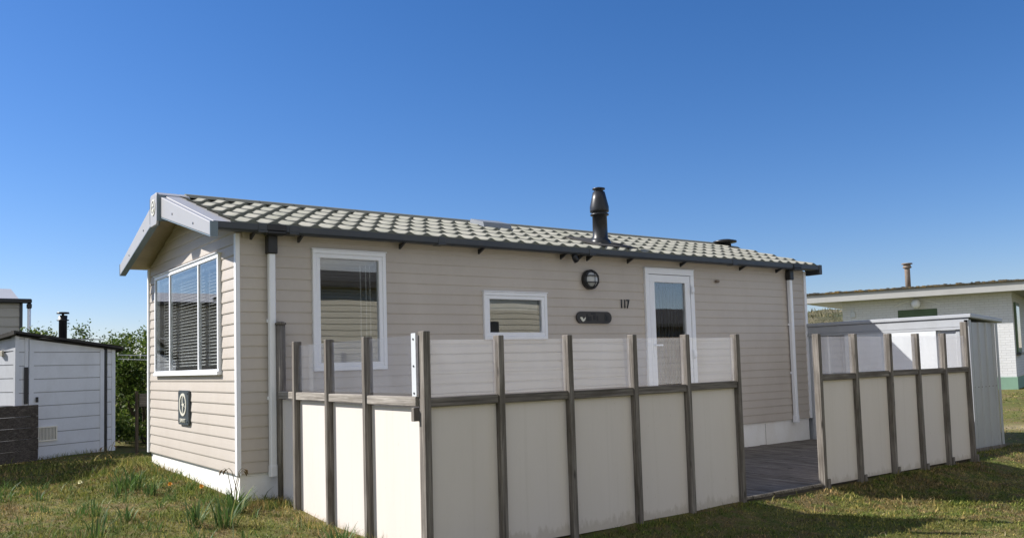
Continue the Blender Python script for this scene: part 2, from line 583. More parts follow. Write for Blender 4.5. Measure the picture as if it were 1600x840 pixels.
class MB:
    """collects geometry in world coordinates (or a local frame M) and links it as one mesh object"""

    def __init__(self, M=None):
        self.bm = bmesh.new()
        self.M = M
        self.mi = 0

    def p(self, v):
        v = Vector(v)
        return self.M @ v if self.M is not None else v

    def face(self, pts, mi=None):
        f = self.bm.faces.new([self.bm.verts.new(self.p(v)) for v in pts])
        f.material_index = self.mi if mi is None else mi
        return f

    def box(self, a, b, bev=0.0, lean=(0, 0)):
        x0, y0, z0 = [min(a[i], b[i]) for i in range(3)]
        x1, y1, z1 = [max(a[i], b[i]) for i in range(3)]
        vs = []
        for z in (z0, z1):
            k = 1 if z == z1 else 0
            for x, y in ((x0, y0), (x1, y0), (x1, y1), (x0, y1)):
                vs.append(self.bm.verts.new(self.p((x + lean[0] * k, y + lean[1] * k, z))))
        fs = []
        for idx in ((3, 2, 1, 0), (4, 5, 6, 7), (0, 1, 5, 4), (1, 2, 6, 5), (2, 3, 7, 6), (3, 0, 4, 7)):
            f = self.bm.faces.new([vs[i] for i in idx])
            f.material_index = self.mi
            fs.append(f)
        if bev > 0:
            es = list({e for f in fs for e in f.edges})
            bmesh.ops.bevel(self.bm, geom=es, offset=bev, segments=1, affect='EDGES', profile=0.5)
        return self

    def prism(self, poly, axis, a, b):
        """polygon in the other two axes extruded along axis from a to b"""
        oth = [i for i in range(3) if i != axis]

        def mk(pt, t):
            v = [0, 0, 0]
            v[axis] = t
            v[oth[0]], v[oth[1]] = pt
            return self.bm.verts.new(self.p(v))
        A = [mk(q, a) for q in poly]
        B = [mk(q, b) for q in poly]
        nn = len(poly)
        fs = [self.bm.faces.new(A), self.bm.faces.new(B[::-1])]
        for i in range(nn):
            fs.append(self.bm.faces.new([A[(i + 1) % nn], A[i], B[i], B[(i + 1) % nn]]))
        for f in fs:
            f.material_index = self.mi
        return self

    def tube(self, pts, r, seg=10, caps=True):
        pts = [self.p(q) for q in pts]
        rs = r if isinstance(r, (list, tuple)) else [r] * len(pts)
        rings = []
        ref = None
        for i, q in enumerate(pts):
            d = (pts[min(i + 1, len(pts) - 1)] - pts[max(i - 1, 0)]).normalized()
            if ref is None:
                ref = Vector((0, 0, 1)) if abs(d.z) < 0.9 else Vector((1, 0, 0))
            x = d.cross(ref).normalized()
            y = d.cross(x).normalized()
            rings.append([self.bm.verts.new(q + (x * math.cos(t) + y * math.sin(t)) * rs[i])
                          for t in [2 * math.pi * k / seg for k in range(seg)]])
        for a, b in zip(rings[:-1], rings[1:]):
            for k in range(seg):
                f = self.bm.faces.new((a[k], a[(k + 1) % seg], b[(k + 1) % seg], b[k]))
                f.material_index = self.mi
                f.smooth = seg > 6
        if caps:
            for rg in (rings[0], rings[-1]):
                f = self.bm.faces.new(rg)
                f.material_index = self.mi
        return self

    def lathe(self, c, prof, seg=24):
        """profile of (r, z) turned about the vertical through c"""
        rings = []
        for r, z in prof:
            rings.append([self.bm.verts.new(self.p((c[0] + r * math.cos(2 * math.pi * k / seg), c[1] + r * math.sin(2 * math.pi * k / seg), c[2] + z))) for k in range(seg)])
        for a, b in zip(rings[:-1], rings[1:]):
            for k in range(seg):
                f = self.bm.faces.new((a[k], a[(k + 1) % seg], b[(k + 1) % seg], b[k]))
                f.material_index = self.mi
                f.smooth = True
        for rg in (rings[0], rings[-1]):
            f = self.bm.faces.new(rg)
            f.material_index = self.mi
        return self

    def build(self, name, mats, parent=None, label=None, auto=True):
        bmesh.ops.recalc_face_normals(self.bm, faces=self.bm.faces[:])
        me = bpy.data.meshes.new(name)
        off = origin(parent)
        if off.length > 0:
            bmesh.ops.translate(self.bm, verts=self.bm.verts[:], vec=-off)
        self.bm.to_mesh(me)
        self.bm.free()
        if not isinstance(mats, (list, tuple)):
            mats = [mats]
        for m in mats:
            me.materials.append(MT[m] if isinstance(m, str) else m)
        o = bpy.data.objects.new(name, me)
        COL.objects.link(o)
        if parent is not None:
            o.parent = parent
        if label:
            o['label'] = label
        return o


def siding(mb, to3, s0, s1, z0, z1, pitch=0.1033, holes=(), roof=None, depth=0.013, zstart=None):
    """lapped boards on a wall; to3(s, d, z) gives the point, d outward; roof(z) clips the sides of a gable"""
    zs = z0 if zstart is None else zstart

    def prof(z):
        k = (z - zs) / pitch
        f = k - math.floor(k + 1e-6)
        if f < 0.10:
            return depth * (0.80 + 2.0 * f)
        return depth * (1.0 - (f - 0.10) / 0.90 * 0.97)
    br = sorted({s0, s1, *[h[0] for h in holes], *[h[1] for h in holes]})
    br = [b for b in br if s0 <= b <= s1]
    for a, b in zip(br[:-1], br[1:]):
        iv = [(z0, z1)]
        for hs0, hs1, hz0, hz1 in holes:
            if hs0 <= a + 1e-6 and hs1 >= b - 1e-6:
                new = []
                for u, v in iv:
                    if hz0 > u:
                        new.append((u, min(v, hz0)))
                    if hz1 < v:
                        new.append((max(u, hz1), v))
                iv = [q for q in new if q[1] - q[0] > 1e-4]
        for u, v in iv:
            pts = []
            k0 = int(math.floor((u - zs) / pitch + 1e-6))
            k1 = int(math.ceil((v - zs) / pitch - 1e-6))
            for k in range(k0, k1):
                zb = zs + k * pitch
                pts += [(zb, 0.0005), (zb, depth * 0.80), (zb + 0.10 * pitch, depth), (zb + 0.5 * pitch, depth * 0.62), (zb + pitch * 0.985, depth * 0.03)]
            pts = [q for q in pts if u - 1e-6 <= q[0] <= v + 1e-6]
            if not pts or pts[0][0] > u + 1e-6:
                pts.insert(0, (u, prof(u)))
            pts.append((v, prof(v - 1e-4)))
            for (za, da), (zb, db) in zip(pts[:-1], pts[1:]):
                la, ra, lb, rb = a, b, a, b
                if roof:
                    A, B = roof(za), roof(zb)
                    la, ra = max(a, A[0]), min(b, A[1])
                    lb, rb = max(a, B[0]), min(b, B[1])
                    if ra <= la + 1e-5:
                        continue
                    if rb <= lb + 1e-5:
                        mid = (lb + rb) / 2
                        lb = rb = mid
                        mb.face([to3(la, da, za), to3(ra, da, za), to3(lb, db, zb)])
                        continue
                mb.face([to3(la, da, za), to3(ra, da, za), to3(rb, db, zb), to3(lb, db, zb)])
    return mb


def sm(x, a, b):
    t = max(0.0, min(1.0, (x - a) / (b - a)))
    return t * t * (3 - 2 * t)


LX = [(-60, -0.45), (-8, -0.42), (-4, -0.24), (-3.1, -0.20), (-2.75, -0.13), (-2.55, -0.10), (-1.5, -0.075), (0, 0.0), (1.5, 0.07), (3.2, 0.13), (4.6, 0.03), (6.5, -0.09), (9, -0.10), (400, -0.1)]
RX = [(-60, -0.45), (-8, -0.42), (-4, -0.25), (-3.05, -0.205), (-2.78, -0.115), (-2.55, -0.10), (0, -0.12), (400, -0.1)]


FX_ = [(0, 0.0), (2, 0.01), (4, -0.04), (6.5, -0.10), (400, -0.1)]


def pl(tab, y):
    for (a, u), (b, v) in zip(tab[:-1], tab[1:]):
        if y <= b:
            return u + (v - u) * max(0, (y - a)) / (b - a)
    return tab[-1][1]


def gz(x, y):
    k = sm(x, 1.0, 4.0)
    zl = pl(LX, y)
    if y > 0:                                # the ground is banked up only close to the gable
        q = sm(x, -1.0, -0.10)
        zl = zl * q + pl(FX_, y) * (1 - q)
    z = zl * (1 - k) + pl(RX, y) * k
    z += 0.2 * sm(x, 10, 22)
    w = 0.012 * math.sin(2.1 * x + 1.3) * math.sin(1.7 * y + 0.4) + 0.008 * math.sin(5.3 * x + 2) * math.sin(4.4 * y)
    return z + w


# ------------------------------------------------------------------ ground
def build_ground():
    def axis(lo, hi, step, far):
        a = list(np.arange(lo, hi + 1e-6, step))
        d = step
        L, R = [lo], [hi]
        while R[-1] < far:
            d *= 1.45
            R.append(R[-1] + d)
            L.append(L[-1] - d)
        return L[:0:-1] + a + R[1:]
    xs = axis(-5.0, 13.0, 0.16, 900)
    ys = axis(-8.0, 8.0, 0.16, 900)
    nx, ny = len(xs), len(ys)
    vs = [(x, y, gz(x, y)) for y in ys for x in xs]
    fs = [(j * nx + i, j * nx + i + 1, (j + 1) * nx + i + 1, (j + 1) * nx + i) for j in range(ny - 1) for i in range(nx - 1)]
    me = bpy.data.meshes.new('lawn')
    me.from_pydata(vs, [], fs)
    at = me.attributes.new('sand', 'FLOAT', 'POINT')
    val = []
    for x, y, z in vs:
        # a trodden sandy strip in front of the bungalow, and small bare spots
        d = (x - 12.3) * 0.93 + (y + 1.2) * 0.35
        s = 0.8 * math.exp(-(d / 0.35) ** 2) if -3.5 < y < 3 else 0
        s += 0.75 * math.exp(-(((x - 3.95) / 0.18) ** 2 + ((y + 4.62) / 0.10) ** 2))
        val.append(min(1, s * (0.8 + 0.3 * math.sin(9 * x) * math.sin(11 * y))))
    at.data.foreach_set('value', val)
    for p in me.polygons:
        p.use_smooth = True
    me.materials.append(MT['ground'])
    o = bpy.data.objects.new('lawn', me)
    COL.objects.link(o)
    tag(o, kind='structure')


build_ground()


def dune(name, cx, cy, rx, ry, h, seed):
    rnd = np.random.default_rng(seed)
    ph = rnd.uniform(0, 6.28, 12)
    n = 70
    vs, fs = [], []
    for j in range(n + 1):
        for i in range(n + 1):
            u, v = i / n * 2 - 1, j / n * 2 - 1
            x, y = cx + u * rx, cy + v * ry
            e = max(0, 1 - u * u) * max(0, 1 - v * v)
            w = sum(math.sin(0.09 * (k + 1) * x + ph[k]) * math.sin(0.11 * (k + 1) * y + ph[k + 6]) / (k + 1) for k in range(6))
            vs.append((x, y, -0.3 + h * e * (0.85 + 0.22 * w) + 0.15 * math.sin(1.3 * x) * math.sin(1.1 * y) * e))
    for j in range(n):
        for i in range(n):
            a = j * (n + 1) + i
            fs.append((a, a + 1, a + n + 2, a + n + 1))
    me = bpy.data.meshes.new(name)
    me.from_pydata(vs, [], fs)
    for p in me.polygons:
        p.use_smooth = True
    me.materials.append(MT['dune'])
    o = bpy.data.objects.new(name, me)
    COL.objects.link(o)
    tag(o, kind='structure')
    return vs


dv = dune('dune', 58, 42, 26, 24, 6.6, 3)
dune('dune', -10, -75, 60, 25, 5.0, 5)
dune('dune', 52, -38, 24, 26, 3.5, 8)


def blades(name, P, H, Wd, lean, mat_, kind='stuff', seed=1, rnd_bias=None):
    """one mesh of many thin grass blades: P roots, H heights"""
    r = np.random.default_rng(seed)
    N = len(P)
    th = r.uniform(0, 2 * np.pi, N)
    th2 = r.uniform(0, 2 * np.pi, N)
    l = lean * H * r.uniform(0.2, 1.3, N)
    wv = np.stack([np.cos(th), np.sin(th), np.zeros(N)], 1) * Wd[:, None]
    lv = np.stack([np.cos(th2), np.sin(th2), np.zeros(N)], 1) * l[:, None]
    upv = np.zeros((N, 3))
    upv[:, 2] = H
    V = np.empty((N, 5, 3))
    V[:, 0] = P - wv
    V[:, 1] = P + wv
    V[:, 2] = P + wv * 0.75 + lv * 0.3 + upv * 0.6
    V[:, 3] = P - wv * 0.75 + lv * 0.3 + upv * 0.6
    V[:, 4] = P + lv + upv
    V = V.reshape(-1, 3)
    base = np.arange(N)[:, None] * 5
    loops = (base + np.array([[0, 1, 2, 3, 3, 2, 4]])).reshape(-1)
    me = bpy.data.meshes.new(name)
    me.vertices.add(len(V))
    me.vertices.foreach_set('co', V.reshape(-1))
    me.loops.add(len(loops))
    me.loops.foreach_set('vertex_index', loops.astype(np.int32))
    me.polygons.add(2 * N)
    st = np.empty((N, 2), np.int32)
    st[:, 0] = np.arange(N) * 7
    st[:, 1] = st[:, 0] + 4
    me.polygons.foreach_set('loop_start', st.reshape(-1))
    tot = np.tile(np.array([4, 3], np.int32), N)
    me.polygons.foreach_set('loop_total', tot)
    rv = r.uniform(0, 1, N) if rnd_bias is None else rnd_bias
    at = me.attributes.new('rnd', 'FLOAT', 'POINT')
    at.data.foreach_set('value', np.repeat(rv, 5).astype(np.float32))
    me.update(calc_edges=True)
    me.validate()
    me.materials.append(MT[mat_])
    o = bpy.data.objects.new(name, me)
    COL.objects.link(o)
    if kind:
        tag(o, kind=kind)
    return o


def scatter(n, x0, x1, y0, y1):
    return np.stack([RNG.uniform(x0, x1, n), RNG.uniform(y0, y1, n)], 1)


def patch(x, y):
    return 0.5 + 0.25 * np.sin(1.9 * x + 0.7 * y) + 0.25 * np.sin(-1.1 * x + 2.3 * y + 1.7) + 0.2 * np.sin(5.1 * x + 3.7 * y)


def build_grass():
    sets = []
    for (n, a) in ((95000, (-4.5, 0.32, -3.6, 4.0)), (14000, (-4.5, 0.8, 4.0, 7.2)), (75000, (0.4, 7.5, -5.6, -2.72)), (26000, (7.5, 14, -5.6, -2.3)), (22000, (9.4, 24, -3, 6))):
        sets.append(scatter(n, *a))
    XY = np.concatenate(sets)
    keep = ~((XY[:, 0] > -0.02) & (XY[:, 1] > -0.02) & (XY[:, 0] < 8.6) & (XY[:, 1] < 3.3))
    XY = XY[keep]
    Z = np.array([gz(x, y) for x, y in XY])
    P = np.column_stack([XY, Z - 0.004])
    pt = patch(XY[:, 0], XY[:, 1])
    N = len(P)
    H = RNG.uniform(0.012, 0.034, N) * (0.65 + 0.8 * np.clip(pt, 0, 1)) * np.where(XY[:, 0] > 0.4, 0.8, 1.0)
    long = RNG.uniform(0, 1, N) < np.where(XY[:, 0] < 0.4, 0.10 * np.clip(pt * 1.6 - 0.3, 0.1, 1.2), 0.015)
    H[long] *= RNG.uniform(1.8, 3.4, long.sum())
    far = np.hypot(XY[:, 0] - CAM.x, XY[:, 1] - CAM.y)
    Wd = RNG.uniform(0.0014, 0.0042, N) * np.clip(far / 6, 1, 4)
    blades('lawn_grass', P, H, Wd, 0.9, 'grass', seed=2)
    # taller unmown grass along the skirting, the fence foot and the shed
    rows = []

    def row(n, ax, ay, bx, by, spread):
        t = RNG.uniform(0, 1, n)
        rows.append(np.column_stack([ax + (bx - ax) * t + RNG.normal(0, spread, n), ay + (by - ay) * t + RNG.normal(0, spread, n)]))
    row(800, -0.07, 0.1, -0.10, 3.3, 0.055)
    row(420, -0.22, 2.2, -0.22, 3.6, 0.12)
    row(700, 0.05, -0.12, 0.32, -0.35, 0.09)
    row(500, 0.18, -0.6, 0.22, -2.5, 0.05)
    row(420, 0.5, -2.76, 3.5, -2.76, 0.03)
    row(300, 4.8, -2.75, 7.7, -2.75, 0.03)
    row(260, 8.4, -2.42, 9.5, -2.42, 0.03)
    row(300, -0.75, 7.2, 0.5, 7.75, 0.06)
    for k in range(60):
        cx, cy = RNG.uniform(-2.2, 0.1), RNG.uniform(-2.2, 3.2)
        q = int(RNG.integers(6, 22))
        rows.append(np.column_stack([RNG.normal(cx, 0.05, q), RNG.normal(cy, 0.05, q)]))
    XY = np.concatenate(rows)
    keep = ~((XY[:, 0] > 0.0) & (XY[:, 1] > 0.0) & (XY[:, 1] < 3.3))
    XY = XY[keep]
    Z = np.array([gz(x, y) for x, y in XY])
    N = len(XY)
    P = np.column_stack([XY, Z - 0.005])
    H = RNG.uniform(0.035, 0.10, N)
    H[XY[:, 0] > 0.4] *= 0.5
    rv = np.clip(RNG.normal(0.55, 0.3, N), 0, 1)
    blades('tall_grass', P, H, RNG.uniform(0.0016, 0.0032, N), 0.7, 'grass', seed=3, rnd_bias=rv)
    # leafy weeds and flattened dead straw in the rough grass
    rows = []
    for k in range(150):
        cx, cy = RNG.uniform(-2.4, 0.15), RNG.uniform(-2.6, 3.4)
        q = int(RNG.integers(5, 16))
        rows.append(np.column_stack([RNG.normal(cx, 0.035, q), RNG.normal(cy, 0.035, q)]))
    XY = np.concatenate(rows)
    XY = XY[~((XY[:, 0] > -0.03) & (XY[:, 1] > -0.03))]
    N = len(XY)
    P = np.column_stack([XY, np.array([gz(x, y) for x, y in XY]) - 0.005])
    blades('rough_weeds', P, RNG.uniform(0.04, 0.13, N), RNG.uniform(0.0025, 0.006, N), 0.8, 'daff_leaf', seed=6, rnd_bias=np.clip(RNG.normal(0.6, 0.25, N), 0, 1))
    XY = np.concatenate([scatter(1900, -3.0, 0.3, -3.0, 3.6), scatter(700, 0.1, 0.34, -2.6, 0.0), scatter(500, 2.5, 8.0, -5.4, -2.8)])
    XY = XY[~((XY[:, 0] > -0.03) & (XY[:, 1] > -0.03) & (XY[:, 1] < 3.3))]
    N = len(XY)
    P = np.column_stack([XY, np.array([gz(x, y) for x, y in XY]) + 0.006])
    blades('dead_straw', P, RNG.uniform(0.012, 0.03, N), RNG.uniform(0.0012, 0.0026, N), 3.2, 'straw', seed=7)
    # marram on the far dune
    q = np.array(dv)
    q = q[(q[:, 2] > 1.0)]
    idx = RNG.integers(0, len(q), 9000)
    P = q[idx] + np.column_stack([RNG.normal(0, 0.4, 9000), RNG.normal(0, 0.4, 9000), np.zeros(9000) - 0.05])
    blades('marram_grass', P, RNG.uniform(0.12, 0.40, 9000), RNG.uniform(0.02, 0.05, 9000), 0.6, 'marram', seed=4)


build_grass()

# ------------------------------------------------------------------ caravan
L, WD = 8.44, 3.175
Z1, Z2 = 0.25, 2.40
YC = WD / 2
SL = 0.305                                   # roof slope
ZR = 2.985                                   # ridge
car = thing('static_caravan', (L / 2, YC, 0), 'beige static caravan with lapped siding, pantiled roof and black flue, standing behind the timber fence', 'caravan')

to_front = lambda s, d, z: (s, -d, z)
to_gable = lambda s, d, z: (-d, s, z)
to_back = lambda s, d, z: (s, WD + d, z)
to_end = lambda s, d, z: (L + d, s, z)


def gable_clip(z):
    if z <= 2.33:
        return (0.0, WD)
    h = (ZR - 0.09 - z) / SL
    return (YC - h, YC + h)


BIGW = (0.72, 1.47, 1.155, 2.285)
SMALLW = (2.67, 3.515, 1.44, 1.935)
DOOR = (5.115, 5.985, 0.10, 2.295)
BAY = (0.45, 2.80, 1.16, 2.265)
mb = MB()
siding(mb, to_front, 0.0, L, Z1, 2.41, holes=[BIGW, SMALLW, DOOR], depth=0.0075)
siding(mb, to_back, 0.0, L, Z1, 2.395)
siding(mb, to_end, 0.0, WD, Z1, ZR - 0.09, roof=gable_clip)
siding(mb, to_gable, 0.0, WD, Z1, ZR - 0.09, holes=[BAY], roof=gable_clip, depth=0.009)
mb.build('wall', 'siding', car)

mb = MB()
mb.box((0.02, 0.02, -0.25), (L - 0.02, WD - 0.02, Z1 + 0.012))
mb.box((0.014, 0.014, Z1 - 0.02), (L - 0.014, WD - 0.014, Z1 - 0.003))
mb.build('skirting', 'skirt', car)
mb = MB()
for x in (6.15, 7.4, 5.0, 3.8, 2.6, 1.4):
    mb = MB()
    mb.box((x, 0.0185, -0.24), (x + 0.006, 0.03, Z1 - 0.022))
    mb.build('skirting_joint', 'rail', car)

# interior: floor, partition, a darker lining
mb = MB()
mb.box((0.06, 0.06, Z1 + 0.02), (L - 0.06, WD - 0.06, Z1 + 0.06))
mb.box((0.06, 0.06, 2.36), (L - 0.06, WD - 0.06, 2.38))
mb.box((3.9, 0.06, Z1 + 0.06), (3.93, WD - 0.06, 2.36))
mb.box((0.05, WD - 0.09, Z1 + 0.06), (L - 0.06, WD - 0.07, 2.36))
mb.box((2.0, 2.2, Z1 + 0.06), (3.2, WD - 0.1, 1.1), 0.03)
mb.box((4.7, 1.3, Z1 + 0.06), (4.75, 2.9, 2.36))
mb.build('interior_lining', 'inner', car)

# corner trims and the cream strip under the gutter
mb = MB()
mb.box((-0.018, -0.020, Z1 - 0.005), (0.020, -0.002, 2.40))
mb.box((-0.0182, -0.002, Z1 - 0.005), (-0.002, 0.028, 2.40))
mb.build('corner_trim', 'white', car)
mb = MB()
mb.box((L - 0.030, -0.020, Z1 - 0.005), (L + 0.020, -0.002, 2.40))
mb.build('corner_trim', 'white', car)
mb = MB()
mb.box((-0.0235, WD - 0.03, Z1 - 0.005), (-0.002, WD + 0.022, 2.40))
mb.build('corner_trim', 'white', car)
mb = MB()
mb.box((0.046, -0.0195, 2.365), (L - 0.046, 0.01, 2.425))
mb.build('eave_strip', 'siding', car)


# roof tiles
def zroof(y):
    return ZR - SL * abs(y - YC)


def tile_slope(sign):
    X0, X1 = -0.10, 8.56
    pitch = 0.2
    ns = 12
    nx = int(round((X1 - X0) / pitch)) * ns
    xs = [X0 + (X1 - X0) * i / nx for i in range(nx + 1)]
    ylow = YC + sign * 1.735
    rows = 5
    bm = bmesh.new()

    def wave(x):
        u = (x - X0) / pitch
        c = 0.5 + 0.5 * math.cos(2 * math.pi * u)
        return 0.030 * c ** 2.6
    prev = None
    for k in range(rows):
        ya = ylow + (YC + sign * 0.02 - ylow) * k / rows
        yb = ylow + (YC + sign * 0.02 - ylow) * (k + 1) / rows
        first = None
        lines = []
        for j, t in enumerate((0.0, 0.06, 0.35, 0.7, 1.0)):
            y = ya + (yb - ya) * t
            lift = 0.030 * (1 - t) + 0.004 - (0.004 if j == 0 else 0)
            lines.append([bm.verts.new((x, y + (-0.012 * sign * (wave(x) / 0.030 - 0.5) if j < 2 else 0), zroof(y) + wave(x) + lift)) for x in xs])
        # lip down to the course below
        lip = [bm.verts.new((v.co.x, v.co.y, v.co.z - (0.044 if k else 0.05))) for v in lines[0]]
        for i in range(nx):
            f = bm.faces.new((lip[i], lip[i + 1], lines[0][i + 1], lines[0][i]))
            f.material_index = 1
        for a, b in zip(lines[:-1], lines[1:]):
            for i in range(nx):
                f = bm.faces.new((a[i], a[i + 1], b[i + 1], b[i]))
                f.smooth = True
    mbx = MB()
    mbx.bm.free()
    mbx.bm = bm
    return mbx


tile_slope(-1).build('roof', ['tile', 'lip'], car)
tile_slope(1).build('roof', ['tile', 'lip'], car)
# roof deck below the tiles, with its underside seen at the front overhang
mb = MB()
e = 1.70
mb.prism([(YC - e, zroof(YC - e) - 0.004), (YC, ZR - 0.004), (YC + e, zroof(YC + e) - 0.004), (YC + e, zroof(YC + e) - 0.05), (YC, ZR - 0.05), (YC - e, zroof(YC - e) - 0.05)], 0, -0.28, 8.555)
mb.build('soffit', 'soffit', car)
# ridge capping
mb = MB()
for k in range(22):
    x0 = -0.02 + k * 0.39
    x1 = min(x0 + 0.40, 8.57)
    mb.prism([(YC - 0.10, ZR + 0.005), (YC - 0.05, ZR + 0.045), (YC, ZR + 0.06), (YC + 0.05, ZR + 0.045), (YC + 0.10, ZR + 0.005)], 0, x0, x1)
mb.build('ridge_cap', 'lip', car)
# rake trim at the far end
mb = MB()
for s in (-1, 1):
    a, b = YC + s * 1.76, YC
    mb.prism([(a, zroof(a) - 0.07), (b, ZR - 0.07), (b, ZR + 0.03), (a, zroof(a) + 0.03)], 0, 8.56 + (0.002 if s > 0 else 0), 8.60)
mb.build('rake_trim', 'slate', car)

# barge boards at the front gable
for s in (-1, 1):
    mb = MB()
    a = YC + s * (1.80 if s < 0 else 1.74)
    b = YC + s * 0.12
    zt = lambda y: 3.005 - SL * abs(y - YC)
    zb_ = lambda y: 2.79 - 0.252 * abs(y - YC)
    mb.prism([(a, zb_(a)), (b, zb_(b)), (b, zt(b)), (a, zt(a))], 0, -0.30, -0.25)
    mb.prism([(a - s * 0.03, zt(a) - 0.012), (b, zt(b) - 0.012), (b, zt(b) + 0.012), (a - s * 0.03, zt(a) + 0.012 )], 0, -0.248, -0.04)
    o = mb.build('bargeboard', 'silver', car)
    bv = o.modifiers.new('bevel', 'BEVEL')
    bv.width = 0.006
    bv.segments = 2
    bv.limit_method = 'ANGLE'
    mb = MB()
    mb.prism([(a, zb_(a) - 0.010), (b, zb_(b) - 0.010), (b, zb_(b) - 0.001), (a, zb_(a) - 0.001)], 0, -0.302, -0.235)
    e0, e1 = a + s * 0.001, a + s * 0.014
    mb.prism([(e0, zb_(a) - 0.010), (e1, zb_(a) - 0.010), (e1, zt(a) + 0.004), (e0, zt(a) + 0.004)], 0, -0.303, -0.235)
    mb.build('barge_shade_edge', 'edge_shade', o)  # dark strips added to paint the board's shaded edges
    for t in (0.28, 0.70):
        mb = MB()
        y = b + (a - b) * t
        z = (zt(y) + zb_(y)) / 2 - 0.02
        mb.tube([(-0.299, y, z), (-0.304, y, z)], 0.011, 10)
        mb.build('screw_cap', 'slate', o)

mb = MB()
mb.prism([(YC - 0.12, 2.68), (YC + 0.12, 2.68), (YC + 0.135, 2.72), (YC + 0.135, 2.98), (YC + 0.11, 3.01), (YC - 0.11, 3.01), (YC - 0.135, 2.98), (YC - 0.135, 2.72)], 0, -0.335, -0.309)
mb.prism([(YC - 0.135, 2.965), (YC - 0.12, 2.99), (YC, 3.035), (YC + 0.12, 2.99), (YC + 0.135, 2.965), (YC + 0.125, 2.955), (YC, 3.012), (YC - 0.125, 2.955)], 0, -0.308, 0.0)
o = mb.build('gable_cap', 'silver', car)
bv = o.modifiers.new('bevel', 'BEVEL')
bv.width = 0.008
bv.segments = 2
for sg in (-1, 1):
    mb = MB()
    mb.box((-0.336, YC + sg * 0.1355, 2.715), (-0.235, YC + sg * 0.147, 2.985), 0.003)
    mb.build('cap_shade_side', 'edge_shade', o)  # dark plate added to paint the cap's shaded side


def ring(mb, c, ry, rz, w, x, d, seg=36):
    """flat oval ring standing on a plane x = const, facing -x"""
    for k in range(seg):
        t0, t1 = 2 * math.pi * k / seg, 2 * math.pi * (k + 1) / seg
        P = []
        for t, q in ((t0, 1), (t1, 1), (t1, 0), (t0, 0)):
            P.append((c[0] + (ry - w * (1 - q)) * math.cos(t), c[1] + (rz - w * (1 - q)) * math.sin(t)))
        mb.prism(P, 0, x - d, x)


def bird(mb, c, s, x, d):
    """a swallow-like bird: two swept wings and a forked body, seen from the front gable"""
    def cres(pts_out, pts_in):
        mb.prism([(c[0] + a * s, c[1] + b * s) for a, b in pts_out + pts_in], 0, x - d, x)
    # upper wing, a sickle curving from the body to the top
    cres([(-0.05, 0.02), (0.10, 0.20), (0.10, 0.44), (-0.05, 0.66), (-0.28, 0.78)], [(-0.02, 0.80 - 0.06), (0.22, 0.52), (0.26, 0.22), (0.12, -0.03)][::1] if False else [(0.02, 0.74), (0.24, 0.50), (0.27, 0.20), (0.14, -0.04)])
    # lower wing
    cres([(0.14, -0.04), (0.20, -0.26), (0.16, -0.50), (0.02, -0.74)], [(0.0, -0.74), (0.02, -0.45), (-0.02, -0.22), (-0.10, -0.06)])
    # head towards the right, forked tail towards the left
    mb.prism([(c[0] + a * s, c[1] + b * s) for a, b in ((-0.12, -0.06), (0.16, -0.08), (0.40, 0.0), (0.16, 0.09), (-0.08, 0.06))][::-1], 0, x - d * 1.05, x)
    mb.prism([(c[0] + a * s, c[1] + b * s) for a, b in ((-0.08, 0.04), (-0.55, 0.16), (-0.20, -0.01), (-0.50, -0.20), (-0.10, -0.05))][::-1], 0, x - d * 1.1, x)


mb = MB()
ring(mb, (YC, 2.87), 0.082, 0.085, 0.018, -0.3352, 0.006)
for sgn in (1, -1):
    mb.prism([(YC + 0.0, 2.87 + sgn * 0.05), (YC + 0.04, 2.87 + sgn * 0.03), (YC + 0.03, 2.87 + sgn * 0.008), (YC - 0.03, 2.87 + sgn * 0.015)], 0, -0.341, -0.3352)
mb.build('roundel', 'emblem', o)

# gutter
mb = MB()
gy0, gy1 = -0.085, -0.195
mb.prism([(gy0, 2.466), (gy0, 2.42), (gy0 - 0.02, 2.400), (gy1 + 0.018, 2.400), (gy1, 2.416), (gy1, 2.470), (gy1 + 0.007, 2.470), (gy1 + 0.007, 2.42), (gy1 + 0.022, 2.408), (gy0 - 0.022, 2.408), (gy0 - 0.008, 2.425), (gy0 - 0.008, 2.466)], 0, -0.265, 8.54)
for x in (0.13, 0.42, 2.0, 4.05, 6.6):
    mb.box((x, gy1 - 0.006, 2.396), (x + 0.09, gy0, 2.416), 0.003)
    mb.box((x, gy1 - 0.006, 2.416), (x + 0.09, gy1 + 0.003, 2.475), 0.003)
mb.box((8.54, gy1 - 0.01, 2.345), (8.61, 0.05, 2.485), 0.006)
g = mb.build('gutter', 'slate', car)
for x in (0.10, 0.55, 1.62, 2.58, 3.72, 3.98, 4.12, 4.78, 5.72, 6.9, 7.7):
    mb = MB()
    mb.prism([(-0.17, 2.399), (-0.05, 2.399), (-0.05, 2.345)], 0, x, x + 0.022)
    mb.build('gutter_bracket', 'black', g)
mb = MB()
mb.tube([(3.86, -0.14, 2.40), (3.87, -0.14, 2.36), (3.90, -0.14, 2.32)], 0.035, 12)
mb.build('gutter_outlet', 'black', g)


def downpipe(x, zb, dz):
    mb = MB()
    mb.box((x - 0.030, -0.080, zb), (x + 0.030, -0.02, dz), 0.008)
    mb.box((x - 0.034, -0.084, zb - 0.005), (x + 0.034, -0.016, zb + 0.10), 0.006)
    for z in (0.9, 1.6):
        mb.box((x - 0.038, -0.028, z), (x + 0.038, -0.012, z + 0.03))
    o = mb.build('downpipe', 'white', car)
    mb = MB()
    mb.box((x - 0.045, -0.10, dz - 0.02), (x + 0.045, -0.012, 2.395), 0.008)
    mb.box((x - 0.09, gy1 - 0.012, 2.385), (x + 0.09, -0.086, 2.42), 0.01)
    mb.box((x - 0.09, gy1 - 0.012, 2.42), (x + 0.09, gy1 + 0.002, 2.476), 0.003)
    mb.build('pipe_connector', 'black', o)


